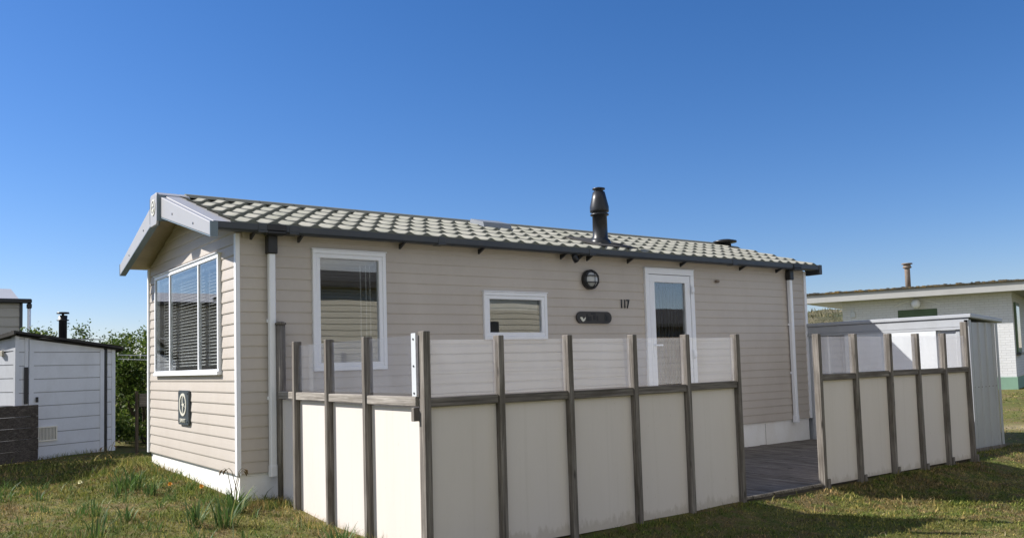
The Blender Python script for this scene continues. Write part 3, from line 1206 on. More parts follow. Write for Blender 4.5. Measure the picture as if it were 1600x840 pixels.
downpipe(0.30, 0.215, 2.245)
downpipe(8.02, 0.21, 2.275)

# flue
fl = MB()
fc = (4.68, 0.30, 0)
fl.lathe(fc, [(0.135, 2.55), (0.135, 2.63), (0.125, 2.665), (0.107, 2.685), (0.095, 2.70), (0.092, 2.985), (0.116, 2.988), (0.116, 3.004), (0.096, 3.008), (0.096, 3.026), (0.118, 3.03), (0.120, 3.05), (0.120, 3.095), (0.098, 3.19), (0.076, 3.285), (0.058, 3.29), (0.058, 3.312), (0.080, 3.316), (0.080, 3.332), (0.03, 3.345)], 28)
fo = fl.build('flue', 'black', car)
mb = MB()
mb.prism([(-0.02, zroof(-0.02) + 0.045), (0.62, zroof(0.62) + 0.045), (0.62, zroof(0.62) + 0.062), (-0.02, zroof(-0.02) + 0.062)], 0, 4.36, 5.02)
mb.box((4.50, 0.10, 2.50), (4.90, 0.52, 2.615), 0.02)
mb.build('flashing', 'felt', fo)
mb = MB()
yv = 1.28
mb.prism([(yv - 0.17, zroof(yv - 0.17) + 0.04), (yv + 0.15, zroof(yv + 0.15) + 0.04), (yv + 0.13, zroof(yv + 0.13) + 0.095), (yv - 0.15, zroof(yv - 0.15) + 0.10)], 0, 3.47, 3.90)
mb.build('roof_vent', 'ventgrey', car)
mb = MB()
mb.lathe((8.45, 1.45, ZR), [(0.10, -0.04), (0.10, 0.035), (0.19, 0.04), (0.19, 0.065), (0.09, 0.09)], 20)
mb.build('roof_vent', 'black', car)


# windows
def frame_y(mb, x0, x1, z0, z1, w, ya, yb, bev=0.004):
    mb.box((x0, ya, z1 - w), (x1, yb, z1), bev)
    mb.box((x0, ya, z0), (x1, yb, z0 + w), bev)
    mb.box((x0, ya, z0 + w), (x0 + w, yb, z1 - w), bev)
    mb.box((x1 - w, ya, z0 + w), (x1, yb, z1 - w), bev)


def frame_x(mb, y0, y1, z0, z1, w, xa, xb, bev=0.004):
    mb.box((xa, y0, z1 - w), (xb, y1, z1), bev)
    mb.box((xa, y0, z0), (xb, y1, z0 + w), bev)
    mb.box((xa, y0, z0 + w), (xb, y0 + w, z1 - w), bev)
    mb.box((xa, y1 - w, z0 + w), (xb, y1, z1 - w), bev)


def blind_y(x0, x1, z0, z1, y, par, pitch=0.03, tilt=0.35, gap=None):
    mb = MB()
    z = z1
    mb.box((x0, y - 0.014, z1), (x1, y + 0.014, z1 + 0.03))
    while z > z0:
        dz = 0.011 * math.sin(tilt)
        mb.face([(x0, y - 0.011, z - dz), (x1, y - 0.011, z - dz), (x1, y, z + 0.0022), (x0, y, z + 0.0022)])
        mb.face([(x0, y, z + 0.0022), (x1, y, z + 0.0022), (x1, y + 0.011, z + dz), (x0, y + 0.011, z + dz)])
        z -= pitch
    mb.box((x0, y - 0.012, z0 - 0.012), (x1, y + 0.012, z0))
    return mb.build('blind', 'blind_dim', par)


def side_window(R, has_sash, lab=None):
    x0, x1, z0, z1 = R
    mb = MB()
    frame_y(mb, x0 - 0.012, x1 + 0.012, z0 - 0.012, z1 + 0.012, 0.038, -0.036, 0.05)
    mb.box((x0 - 0.022, -0.044, z1 + 0.012), (x1 + 0.022, 0.0, z1 + 0.024), 0.003)
    frame_y(mb, x0 + 0.026, x1 - 0.026, z0 + 0.026, z1 - 0.026, 0.040, -0.028, 0.03)
    o = mb.build('window', 'white', car, lab)
    mb = MB()
    mb.box((x0 + 0.060, -0.004, z0 + 0.060), (x1 - 0.060, 0.004, z1 - 0.060))
    mb.build('pane', 'glass', o)
    return o


wbig = side_window(BIGW, True, 'tall white framed side window')
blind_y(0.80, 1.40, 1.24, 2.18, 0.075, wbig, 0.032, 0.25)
mb = MB()
for xx in (1.24, 1.30, 1.345):
    mb.tube([(xx, 0.055, 2.17), (xx + 0.004, 0.055, 1.7), (xx, 0.055, 1.27)], 0.005, 6)
mb.build('blind_cord', 'blind', wbig)
wsm = side_window(SMALLW, True, 'small white framed side window')
mb = MB()
mb.box((2.735, 0.012, 1.765), (3.42, 0.016, 1.872))
mb.box((2.735, 0.010, 1.752), (3.42, 0.020, 1.764))
mb.build('roller_blind', 'blind', wsm)

# front window of three lights
mb = MB()
y0, y1, z0, z1 = BAY
frame_x(mb, y0 - 0.012, y1 + 0.012, z0 - 0.012, z1 + 0.012, 0.042, -0.034, 0.02)
mb.box((-0.046, y0 - 0.022, z1 + 0.012), (0.0, y1 + 0.022, z1 + 0.024), 0.003)
mb.box((-0.048, y0 - 0.018, z0 - 0.024), (0.0, y1 + 0.018, z0 + 0.012), 0.003)
for ym in (1.09, 2.16):
    mb.box((-0.032, ym - 0.020, z0 + 0.030), (0.0, ym + 0.020, z1 - 0.030), 0.004)
wb = mb.build('window', 'white', car, 'wide white front window of three lights')
for ya, yb in ((0.480, 1.070), (1.110, 2.140), (2.180, 2.770)):
    mb = MB()
    mb.box((-0.024, ya, z0 + 0.030), (-0.018, yb, z1 - 0.030))
    mb.build('pane', 'glass_front', wb)
    mb = MB()
    z = z1 - 0.10
    xc = 0.055
    mb.box((xc - 0.014, ya + 0.01, z + 0.01), (xc + 0.014, yb - 0.01, z + 0.045))
    while z > z0 + 0.07:
        sag = random.uniform(-0.0015, 0.0015)
        mb.face([(xc - 0.012, ya + 0.02, z - 0.0055 + sag), (xc - 0.012, yb - 0.02, z - 0.0055), (xc, yb - 0.02, z + 0.001), (xc, ya + 0.02, z + 0.001 + sag)])
        mb.face([(xc, ya + 0.02, z + 0.001 + sag), (xc, yb - 0.02, z + 0.001), (xc + 0.012, yb - 0.02, z + 0.0055), (xc + 0.012, ya + 0.02, z + 0.0055 + sag)])
        z -= 0.033
    for f in (0.2, 0.8):
        yy = ya + (yb - ya) * f
        mb.box((xc - 0.016, yy - 0.002, z0 + 0.06), (xc - 0.014, yy + 0.002, z1 - 0.08))
    mb.build('blind', 'blind', wb)

# door
x0, x1, z0, z1 = DOOR
mb = MB()
frame_y(mb, x0 - 0.012, x1 + 0.012, z0 - 0.012, z1 + 0.012, 0.068, -0.038, 0.05)
mb.box((x0 - 0.02, -0.046, z1 + 0.012), (x1 + 0.02, 0.0, z1 + 0.024), 0.003)
door = mb.build('door_frame', 'white', car)
mb = MB()
dx0, dx1, dz0, dz1 = x0 + 0.062, x1 - 0.062, z0 + 0.062, z1 - 0.062
frame_y(mb, dx0, dx1, dz0, dz1, 0.095, -0.030, 0.03)
mb.box((dx0 + 0.095, -0.022, dz0 + 0.095), (dx1 - 0.095, 0.02, 0.46), 0.004)
leaf = mb.build('door', 'white', door)
mb = MB()
mb.box((dx0 + 0.09, -0.006, 0.455), (dx1 - 0.09, 0.003, dz1 - 0.09))
mb.build('pane', 'glass', leaf)
mb = MB()
mb.box((dx0 + 0.028, -0.040, 1.20), (dx0 + 0.062, -0.029, 1.43), 0.004)
mb.box((dx0 + 0.035, -0.075, 1.33), (dx0 + 0.055, -0.039, 1.352), 0.004)
mb.box((dx0 + 0.035, -0.080, 1.33), (dx0 + 0.16, -0.066, 1.352), 0.004)
mb.build('handle', 'white', leaf)
for z in (2.02, 1.18, 0.5):
    mb = MB()
    mb.box((dx1 + 0.005, -0.056, z), (dx1 + 0.062, -0.037, z + 0.07), 0.006)
    mb.tube([(dx1 + 0.005, -0.056, z - 0.02), (dx1 + 0.005, -0.056, z + 0.09)], 0.010, 8)
    mb.build('hinge', 'white', door)
mb = MB()
for k in range(9):
    xa = dx0 + 0.10 + k * 0.062
    mb.face([(xa, 0.07, 0.5), (xa + 0.055, 0.085, 0.5), (xa + 0.055, 0.085, dz1 - 0.1), (xa, 0.07, dz1 - 0.1)])
mb.build('curtain', 'curtain', leaf)

# bulkhead lamp
lc = (4.19, 2.13)
mb = MB(Matrix.Translation((lc[0], -0.012, lc[1])) @ Matrix.Rotation(math.pi / 2, 4, 'X'))
mb.lathe((0, 0, 0), [(0.118, 0.0), (0.118, 0.045), (0.108, 0.062), (0.09, 0.062), (0.088, 0.04)], 28)
lamp = mb.build('wall_lamp', 'black', car)
mb = MB(Matrix.Translation((lc[0], -0.012, lc[1])) @ Matrix.Rotation(math.pi / 2, 4, 'X'))
mb.lathe((0, 0, 0), [(0.09, 0.04), (0.085, 0.06), (0.062, 0.082), (0.03, 0.094), (0.005, 0.097)], 24)
mb.build('lamp_lens', 'lens', lamp)
mb = MB()
for dz in (-0.04, 0.04):
    mb.tube([(lc[0] - 0.105, -0.065, lc[1] + dz), (lc[0] - 0.06, -0.115, lc[1] + dz), (lc[0] + 0.06, -0.115, lc[1] + dz), (lc[0] + 0.105, -0.065, lc[1] + dz)], 0.0065, 6)
mb.tube([(lc[0], -0.065, lc[1] - 0.11), (lc[0], -0.12, lc[1] - 0.06), (lc[0], -0.12, lc[1] + 0.06), (lc[0], -0.065, lc[1] + 0.11)], 0.0065, 6)
mb.build('lamp_guard', 'black', lamp)
mb = MB()
mb.box((6.435, -0.05, 2.17), (6.50, -0.008, 2.205), 0.01)
mb.build('vent_outlet', 'rust', car)


def text_mesh(body, name, m, parent, height, width, depth, place):
    cu = bpy.data.curves.new(name, 'FONT')
    cu.body = body
    cu.extrude = depth / 2
    cu.align_x = 'CENTER'
    cu.align_y = 'CENTER'
    tmp = bpy.data.objects.new(name, cu)
    COL.objects.link(tmp)
    bpy.context.view_layer.update()
    me = bpy.data.meshes.new_from_object(tmp.evaluated_get(bpy.context.evaluated_depsgraph_get()))
    bpy.data.objects.remove(tmp, do_unlink=True)
    xs = [v.co.x for v in me.vertices]
    ys = [v.co.y for v in me.vertices]
    cx, cy = (max(xs) + min(xs)) / 2, (max(ys) + min(ys)) / 2
    kx, ky = width / (max(xs) - min(xs)), height / (max(ys) - min(ys))
    off = origin(parent)
    for v in me.vertices:
        v.co = Vector(place((v.co.x - cx) * kx, (v.co.y - cy) * ky, v.co.z)) - off
    me.materials.clear()
    me.materials.append(MT[m])
    o = bpy.data.objects.new(name, me)
    COL.objects.link(o)
    o.parent = parent
    return o


text_mesh('117', 'house_number', 'black', car, 0.105, 0.135, 0.012, lambda a, b, d: (4.765 + a, -0.018 - d, 1.852 + b))
# rounded dark plaque with a pale bird and worn dark lettering
pc, hw, hh = (4.24, 1.68), 0.275, 0.070
poly = []
for k in range(13):
    t = -math.pi / 2 + math.pi * k / 12
    poly.append((pc[0] + hw - hh + hh * math.cos(t), pc[1] + hh * math.sin(t)))
for k in range(13):
    t = math.pi / 2 + math.pi * k / 12
    poly.append((pc[0] - hw + hh + hh * math.cos(t), pc[1] + hh * math.sin(t)))
mb = MB()
mb.prism(poly, 1, -0.032, -0.012)
plq = mb.build('name_plaque', 'darkwood', car)
mb = MB()
c = (pc[0] - 0.185, pc[1] - 0.005)
mb.prism([(c[0] + a * 0.04, c[1] + b * 0.04) for a, b in ((-1.1, 0.1), (-0.5, -0.8), (0.1, -1.15), (0.8, -0.7), (1.15, 0.2), (0.7, -0.05), (0.35, -0.45), (0.1, -0.35), (-0.1, 0.15), (-0.6, 0.25))], 1, -0.036, -0.032)
mb.build('plaque_bird', 'emblem', plq)
for xo, w, zo, h in ((-0.115, 0.02, 0, 0.08), (-0.075, 0.05, -0.012, 0.05), (0.0, 0.035, 0.0, 0.06), (-0.02, 0.07, 0.045, 0.02), (0.045, 0.02, -0.01, 0.06), (0.175, 0.025, 0.0, 0.085), (0.205, 0.03, -0.01, 0.06)):
    mb = MB()
    mb.box((pc[0] + xo - w / 2, -0.0345, pc[1] + zo - h / 2), (pc[0] + xo + w / 2, -0.0322, pc[1] + zo + h / 2))
    mb.build('plaque_letter', 'darkletter', plq)

# maker's badge on the front gable
by, bz, bw, bh = 1.635, 0.805, 0.19, 0.178
mb = MB()
rc = 0.03
poly = []
for cx, cy, a0 in ((by + bw - rc, bz + bh - rc, 0), (by - bw + rc, bz + bh - rc, 90), (by - bw + rc, bz - bh + rc, 180), (by + bw - rc, bz - bh + rc, 270)):
    for k in range(5):
        t = rad(a0 + 90 * k / 4)
        poly.append((cx + rc * math.cos(t), cy + rc * math.sin(t)))
mb.prism(poly, 0, -0.030, -0.010)
badge = mb.build('maker_badge', 'slateplate', car)
mb = MB()
ring(mb, (by + 0.01, bz + 0.03), 0.128, 0.118, 0.024, -0.0302, 0.005)
bird(mb, (by + 0.0, bz + 0.03), 0.135, -0.0302, 0.0045)
mb.build('badge_emblem', 'emblem', badge)
text_mesh('SWIFT', 'badge_text', 'emblem', badge, 0.042, 0.21, 0.006, lambda a, b, d: (-0.033 - d, by + 0.01 - a, bz - 0.135 + b))
for sy in (-1, 1):
    for sz in (-1, 1):
        mb = MB()
        mb.tube([(-0.030, by + sy * 0.155, bz + sz * 0.145), (-0.034, by + sy * 0.155, bz + sz * 0.145)], 0.009, 10)
        mb.build('badge_screw', 'black', badge)

# ------------------------------------------------------------------ deck
FY = -2.67
mb = MB()
deck = thing('wooden_deck', (4.4, -1.35, -0.1), 'weathered grooved plank deck between the caravan and the timber fences', 'deck')
rv = random.Random(4)
x = 0.42
while x < 8.40:
    w = 0.142
    y0 = (FY - 0.01 if 3.5 < x < 4.7 else FY + 0.035 if x < 7.6 else -2.25) + rv.uniform(-0.006, 0.006)
    dz = rv.uniform(-0.003, 0.003)
    for k in range(6):
        a = x + w * k / 6
        mb.box((a, y0, -0.085 + dz), (a + w / 6 - 0.007, -0.005, -0.060 + dz))
    mb.box((x, y0 + 0.002, -0.083 + dz), (x + w - 0.001, -0.006, -0.068 + dz))
    x += w + 0.006
mb.build('plank', 'deckwood', deck)
mb = MB()
mb.box((0.42, FY + 0.045, -0.22), (7.66, FY + 0.08, -0.088))
mb.box((3.56, FY + 0.004, -0.22), (4.70, FY + 0.044, -0.088))
mb.build('edge_board', 'plank', deck)

# ------------------------------------------------------------------ fences
PW, PD = 0.046, 0.072          # post section


def post(par, x, y, top, axis, seed, pw=PW, pd=PD, bottom=None):
    r = random.Random(seed)
    lean = (r.uniform(-0.010, 0.010), r.uniform(-0.008, 0.008))
    zb = gz(x, y) - 0.1 if bottom is None else bottom
    mb = MB()
    if axis == 'x':            # fence runs along x, the post is deep in y
        mb.box((x - pw / 2, y - pd / 2, zb), (x + pw / 2, y + pd / 2, top), 0.004, lean)
    else:
        mb.box((x - pd / 2, y - pw / 2, zb), (x + pd / 2, y + pw / 2, top), 0.004, lean)
    return mb.build('post', 'post', par)


RZ0, RZ1 = 0.890, 0.952
fence = thing('deck_fence', (0.35, FY, -0.1), 'L-shaped timber wind fence with cream boards and clear panes before the caravan windows', 'fence')
# run from the caravan wall to the corner, along y at x = 0.35
FX = 0.35
mb = MB()
mb.tube([(0.365, -0.10, -0.15), (0.362, -0.10, 1.575)], 0.041, 16)
mb.lathe((0.362, -0.10, 1.575), [(0.048, 0), (0.050, 0.016), (0.025, 0.030)], 16)
mb.build('post', 'post', fence, 'round grey post with a capped top against the caravan wall')
ys = [-0.53, -1.205, -1.88]
for k, y in enumerate(ys):
    post(fence, FX - 0.012, y, 1.405 - 0.008 * k, 'y', 10 + k)
# run along x at y = FY
xs1 = [0.965, 1.605, 2.275, 2.885, 3.53]
post(fence, FX + 0.005, FY, 1.395, 'x', 20, 0.052, 0.078)
for k, x in enumerate(xs1):
    post(fence, x, FY, 1.365, 'x', 30 + k)


def run_x(par, xs, zr0=RZ0, zr1=RZ1, zb=-0.115, tint=0):
    for k, (a, b) in enumerate(zip(xs[:-1], xs[1:])):
        a1, b1 = a + PW / 2 + 0.001, b - PW / 2 - 0.001
        r = random.Random(int(a * 100))
        j = r.uniform(-0.006, 0.006)
        mb = MB()
        mb.box((a1, FY - 0.024, zr0 + j), (b1, FY + 0.010, zr1 + j), 0.004)
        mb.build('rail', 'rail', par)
        mb = MB()
        mb.box((a1 + 0.001, FY + 0.012, zb + r.uniform(-0.006, 0.006)), (b1 - 0.001, FY + 0.028, zr0 + 0.035))
        mb.build('panel', 'panel', par)
        mb = MB()
        mb.box((a1 - 0.0, FY + 0.004, zr1 + 0.006), (b1 + 0.0, FY + 0.009, 1.338))
        mb.build('glass_pane', 'acrylic', par)


run_x(fence, [FX] + xs1)
yy = [-0.10 - 0.05] + ys + [FY + 0.045]
for k, (a, b) in enumerate(zip(yy[:-1], yy[1:])):
    a1, b1 = a - (PW / 2 + 0.001 if k else 0.0), b + (PW / 2 + 0.001 if k < 3 else 0.0)
    mb = MB()
    mb.box((FX - 0.036, a1, RZ0 + 0.02 - 0.004 * k), (FX + 0.012, b1, RZ1 + 0.022 - 0.004 * k), 0.004)
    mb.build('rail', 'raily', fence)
    mb = MB()
    mb.box((FX + 0.004, a1 - 0.001, -0.10), (FX + 0.02, b1 + 0.001, RZ0 + 0.010 - 0.004 * k))
    mb.build('panel', 'panel', fence)
    mb = MB()
    mb.box((FX - 0.004, a1 + 0.0, -0.16), (FX + 0.024, b1 - 0.0, -0.103), 0.003)
    mb.build('sill_board', 'panel_edge', fence)
    if k:
        mb = MB()
        mb.box((FX - 0.006, a1, RZ1 + 0.03), (FX - 0.001, b1, 1.372))
        mb.build('glass_pane', 'acrylic', fence)
mb = MB()
mb.box((FX - 0.032, FY + 0.040, 0.965), (FX - 0.028, FY + 0.098, 1.385))
br_ = mb.build('angle_strip', 'bracket', fence)
for z in (1.345, 1.165, 0.985):
    mb = MB()
    mb.tube([(FX - 0.031, FY + 0.068, z), (FX - 0.036, FY + 0.068, z)], 0.007, 8)
    mb.build('screw', 'black', br_)
mb = MB()
mb.box((FX - 0.05, FY + 0.045, 0.80), (FX + 0.0, FY + 0.085, 0.890), 0.003)
mb.build('rail_block', 'post', fence)

fence2 = thing('deck_fence', (6.2, FY, -0.1), 'straight timber wind fence with cream boards and clear panes before the metal shed', 'fence')
xs2 = [4.735, 5.36, 5.98, 6.56, 7.11, 7.67]
for k, x in enumerate(xs2):
    post(fence2, x, FY, 1.365 if k < 5 else 1.50, 'x', 50 + k)
run_x(fence2, xs2, 0.915, 0.975, -0.082)
for k, x in enumerate(xs2):
    mb = MB()
    mb.box((x - 0.02 + 0.03, FY - 0.05, gz(x, FY) - 0.1), (x + 0.05, FY - PD / 2 - 0.001, -0.02 - 0.02 * (k % 2)), 0.003)
    mb.build('post_foot', 'post', fence2)

# ------------------------------------------------------------------ metal shed
ms_ = thing('metal_shed', (8.95, -1.1, -0.12), 'ribbed grey metal shed with sliding door and flat roof, behind the right-hand fence', 'shed')
mx0, mx1, my0, my1 = 8.47, 9.17, -2.32, 0.30
mzt = 1.53


def ribbed(mb, axis, fixed, a, b, z0, z1, sgn, pitch=0.165):
    """trapezoid-ribbed sheet on plane axis = fixed; sgn outward"""
    prof = []
    t = a
    prof.append((a, 0))
    while t < b - 1e-6:
        for f, h in ((0.30, 0.0), (0.36, 0.018), (0.52, 0.018), (0.58, 0.0)):
            tt = t + f * pitch
            if tt < b:
                prof.append((tt, h))
        t += pitch
    prof.append((b, 0))
    for (p0, h0), (p1, h1) in zip(prof[:-1], prof[1:]):
        def P(t, h, z):
            v = [0, 0, z]
            v[axis] = fixed + sgn * h
            v[1 - axis] = t
            return v
        mb.face([P(p0, h0, z0), P(p1, h1, z0), P(p1, h1, z1), P(p0, h0, z1)])


mb = MB()
ribbed(mb, 0, mx0, my0, my1, -0.1, mzt + 0.02, -1, 0.27)
ribbed(mb, 1, my0, mx0, mx1, -0.1, mzt - 0.01, -1, 0.19)
ribbed(mb, 0, mx1, my0, my1, -0.1, mzt - 0.03, 1)
ribbed(mb, 1, my1, mx0, mx1, -0.1, mzt - 0.01, 1)
mb.build('wall', 'galv', ms_)
mb = MB()
mb.prism([(mx0 - 0.05, mzt + 0.045), (mx1 + 0.10, mzt - 0.015), (mx1 + 0.10, mzt + 0.035), (mx0 - 0.05, mzt + 0.095)], 1, my0 - 0.07, my1 + 0.05)
o = mb.build('roof', 'galv', ms_)
bv = o.modifiers.new('bevel', 'BEVEL')
bv.width = 0.008
mb = MB()
mb.box((mx0 - 0.030, my0 - 0.028, mzt - 0.06), (mx0 - 0.020, my1, mzt + 0.04))
mb.box((mx0 - 0.045, my0, mzt - 0.095), (mx0 - 0.030, my1, mzt - 0.065))
mb.build('door_track', 'galv', ms_)
mb = MB()
mb.box((mx0 - 0.030, my0 - 0.030, -0.12), (mx0 + 0.03, my0 - 0.021, mzt + 0.02), 0.002)
mb.box((mx0 - 0.030, my0 - 0.021, -0.12), (mx0 - 0.021, my0 + 0.03, mzt + 0.02), 0.002)
mb.build('corner_post', 'galv', ms_)
mb = MB()
mb.box((mx1 - 0.03, my0 - 0.030, -0.12), (mx1 + 0.028, my0 - 0.021, mzt - 0.02), 0.002)
mb.build('corner_post', 'galv', ms_)
mb = MB()
mb.box((mx0 - 0.040, -1.93, -0.05), (mx0 - 0.022, -0.62, mzt - 0.085))
dd = mb.build('sliding_door', 'bracket', ms_)
mb = MB()
mb.box((mx0 - 0.048, -1.29, -0.04), (mx0 - 0.0405, -1.27, mzt - 0.10))
mb.build('door_edge', 'galv', dd)
mb = MB()
mb.box((mx0 - 0.05, my0 - 0.045, -0.30), (mx1 + 0.03, my0 - 0.031, -0.055))
mb.build('plinth', 'post', ms_)
for k in range(7):
    mb = MB()
    mb.tube([(mx0 + 0.05 + k * 0.095, my0 - 0.018, 0.70), (mx0 + 0.05 + k * 0.095, my0 - 0.024, 0.70)], 0.006, 6)
    mb.build('rivet', 'rail', ms_)

# ------------------------------------------------------------------ white garden shed on the left
sa = Vector((-0.75, 7.34, -0.10))
dv_ = Vector((0.9160694, 0.40101977, 0)).normalized()
nv = Vector((dv_.y, -dv_.x, 0))             # outward, towards the camera
SF = Matrix(((dv_.x, -nv.x, 0, sa.x), (dv_.y, -nv.y, 0, sa.y), (0, 0, 1, sa.z), (0, 0, 0, 1)))   # local: x along front, y into shed, z up
shed = thing('garden_shed', sa, 'low white boarded garden shed with dark roof and black flue, at the left edge', 'shed')
s0, s1 = -0.25, 1.42


def rz(s):                                   # underside of the roof along the front
    return 1.93 - 0.132 * (s - s0)


mb = MB(SF)
n_b = 9
bp_ = 1.86 / n_b


def boards_front(mb, a, b, d):
    for k in range(10):
        za, zb = 0.0 + k * bp_, (k + 1) * bp_ - 0.012
        la, lb = min(zb, rz(a) - 0.03), min(zb, rz(b) - 0.03)
        if la <= za + 0.01 and lb <= za + 0.01:
            continue
        la, lb = max(la, za + 0.002), max(lb, za + 0.002)
        mb.prism([(a, za), (b, za), (b, lb), (a, la)], 1, d, d + 0.02)
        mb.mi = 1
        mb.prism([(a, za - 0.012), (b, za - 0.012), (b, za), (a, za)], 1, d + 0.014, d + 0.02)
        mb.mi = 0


def boards_side(mb, s, y0, y1, zt0, zt1):
    for k in range(10):
        za, zb = 0.02 + k * bp_, 0.02 + (k + 1) * bp_ - 0.012
        la, lb = min(zb, zt0), min(zb, zt1)
        if la <= za and lb <= za:
            continue
        mb.prism([(y0, za), (y1, za), (y1, max(lb, za + .002)), (y0, max(la, za + .002))], 0, s, s + 0.02)
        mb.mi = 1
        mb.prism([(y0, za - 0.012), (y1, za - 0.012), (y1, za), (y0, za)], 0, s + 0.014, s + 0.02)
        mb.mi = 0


boards_front(mb, s0 + 0.035, -0.065, 0.0)
boards_front(mb, 1.285, s1 - 0.035, 0.0)
boards_side(mb, s0, 0.035, 2.6, 1.90, 1.52)
mb.box((s1 - 0.02, 0.03, 0), (s1, 2.6, 1.40))
mb.box((s0 + 0.02, 2.58, 0), (s1 - 0.02, 2.6, 1.3))
mb.prism([(s0, 0.0), (s0 + 0.06, 0.0), (s0 + 0.06, rz(s0) - 0.02), (s0, rz(s0) - 0.02)], 1, -0.014, 0.034)
mb.prism([(s1 - 0.06, 0.0), (s1, 0.0), (s1, rz(s1) - 0.02), (s1 - 0.06, rz(s1) - 0.02)], 1, -0.014, 0.034)
mb.prism([(-0.10, 0), (-0.045, 0), (-0.045, rz(0) - 0.03), (-0.10, rz(0) - 0.03)], 1, -0.010, 0.018)
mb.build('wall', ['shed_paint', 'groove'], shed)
mb = MB(SF)
boards_front(mb, -0.035, 1.215, -0.004)
mb.box((-0.035, -0.016, 0.0), (0.035, -0.005, rz(0) - 0.06))
mb.box((1.145, -0.016, 0.0), (1.215, -0.005, rz(1.2) - 0.05))
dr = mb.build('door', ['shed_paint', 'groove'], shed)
mb = MB(SF)
mb.box((1.222, -0.006, 0.0), (1.262, 0.03, rz(1.24) - 0.04))
mb.build('door_jamb', 'black', shed)
mb = MB(SF)
frame_y(mb, 0.09, 0.41, 0.27, 0.50, 0.022, -0.03, -0.004, 0.002)
for k in range(12):
    mb.box((0.116 + k * 0.0225, -0.024, 0.29), (0.127 + k * 0.0225, -0.012, 0.48))
vt = mb.build('door_vent', 'vent_paint', dr)
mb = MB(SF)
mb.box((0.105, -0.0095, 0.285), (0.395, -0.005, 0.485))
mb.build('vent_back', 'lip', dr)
mb = MB(SF)
mb.box((0.065, -0.03, 0.88), (0.105, -0.016, 0.96), 0.004)
mb.build('latch', 'black', dr)
mb = MB(SF)
mb.box((-0.115, -0.024, 0.86), (-0.052, -0.0145, 1.42), 0.003)
mb.build('strap_hinge', 'black', shed)
mb = MB(SF)
top = lambda s: rz(s) + 0.035
mb.prism([(s0 - 0.06, rz(s0 - 0.06)), (s1 + 0.10, rz(s1 + 0.10)), (s1 + 0.10, top(s1 + 0.10)), (s0 - 0.06, top(s0 - 0.06))], 1, -0.09, 0.0)
vb = [(s0 - 0.06, -0.09, top(s0) + 0.008), (s1 + 0.10, -0.09, top(s1 + 0.1) + 0.008), (s1 + 0.10, 2.7, top(s1 + 0.1) - 0.36), (s0 - 0.06, 2.7, top(s0) - 0.36)]
mb.face(vb)
mb.face([(a, b, c - 0.06) for a, b, c in vb][::-1])
mb.prism([(-0.088, top(s0 - .06)), (2.7, top(s0 - .06) - 0.36), (2.7, top(s0 - .06) - 0.42), (-0.088, top(s0 - .06) - 0.06)], 0, s0 - 0.065, s0 - 0.04)
mb.prism([(-0.088, top(s1 + .1)), (2.7, top(s1 + .1) - 0.36), (2.7, top(s1 + .1) - 0.42), (-0.088, top(s1 + .1) - 0.06)], 0, s1 + 0.08, s1 + 0.105)
mb.build('roof', 'felt', shed)
mb = MB(SF)
mb.lathe((0.85, 0.55, 0), [(0.062, 1.70), (0.062, 2.18), (0.092, 2.185), (0.092, 2.20), (0.064, 2.205), (0.068, 2.27), (0.02, 2.275), (0.02, 2.295), (0.098, 2.30), (0.09, 2.325), (0.02, 2.33)], 20)
mb.build('flue', 'black', shed)
mb = MB(SF)
mb.box((s0 - 0.035, 0.28, 1.60), (s0 - 0.001, 0.36, 1.68), 0.004)
mb.build('side_catch', 'panel_edge', shed)

# dark plank screen in front of the shed's corner
ps = thing('plank_screen', sa + dv_ * -0.6 + nv * 0.25, 'dark weathered plank screen below the white shed, at the far left edge', 'fence')
for k in range(5):
    mb = MB(SF)
    mb.box((-1.9, -0.30 + random.uniform(-.004, .004), 0.015 + k * 0.168), (-0.055, -0.26, 0.015 + (k + 1) * 0.168 - 0.004), 0.003)
    mb.build('board', 'plank', ps)
for a in (-0.115, -1.4):
    mb = MB(SF)
    mb.box((a, -0.255, -0.1), (a + 0.055, -0.2, 0.84))
    mb.build('post', 'plank', ps)

# unseen hut added beyond the left edge to shade the lawn before the shed
hut = thing('shadow_hut', (-4.0, 6.6, -0.1), 'unseen brown boarded hut added left of the picture, shading the lawn before the white shed', 'hut')
mb = MB()
hx0, hx1, hy0, hy1, hz = -5.2, -2.42, 6.0, 7.9, 2.45
siding(mb, lambda s, d, z: (hx1 + d, s, z), hy0, hy1, -0.15, hz, 0.14, depth=0.018)
siding(mb, lambda s, d, z: (hx0 - d, s, z), hy0, hy1, -0.15, hz, 0.14, depth=0.018)
siding(mb, lambda s, d, z: (s, hy0 - d, z), hx0, hx1, -0.15, hz + 0.01, 0.14, depth=0.018)
siding(mb, lambda s, d, z: (s, hy1 + d, z), hx0, hx1, -0.15, hz + 0.01, 0.14, depth=0.018)
mb.build('wall', 'plank', hut)
mb = MB()
mb.prism([(hx0 - 0.15, hz), (hx1 + 0.15, hz), (hx1 + 0.15, hz + 0.06), ((hx0 + hx1) / 2, hz + 0.62), (hx0 - 0.15, hz + 0.06)], 1, hy0 - 0.15, hy1 + 0.15)
mb.build('roof', 'felt', hut)

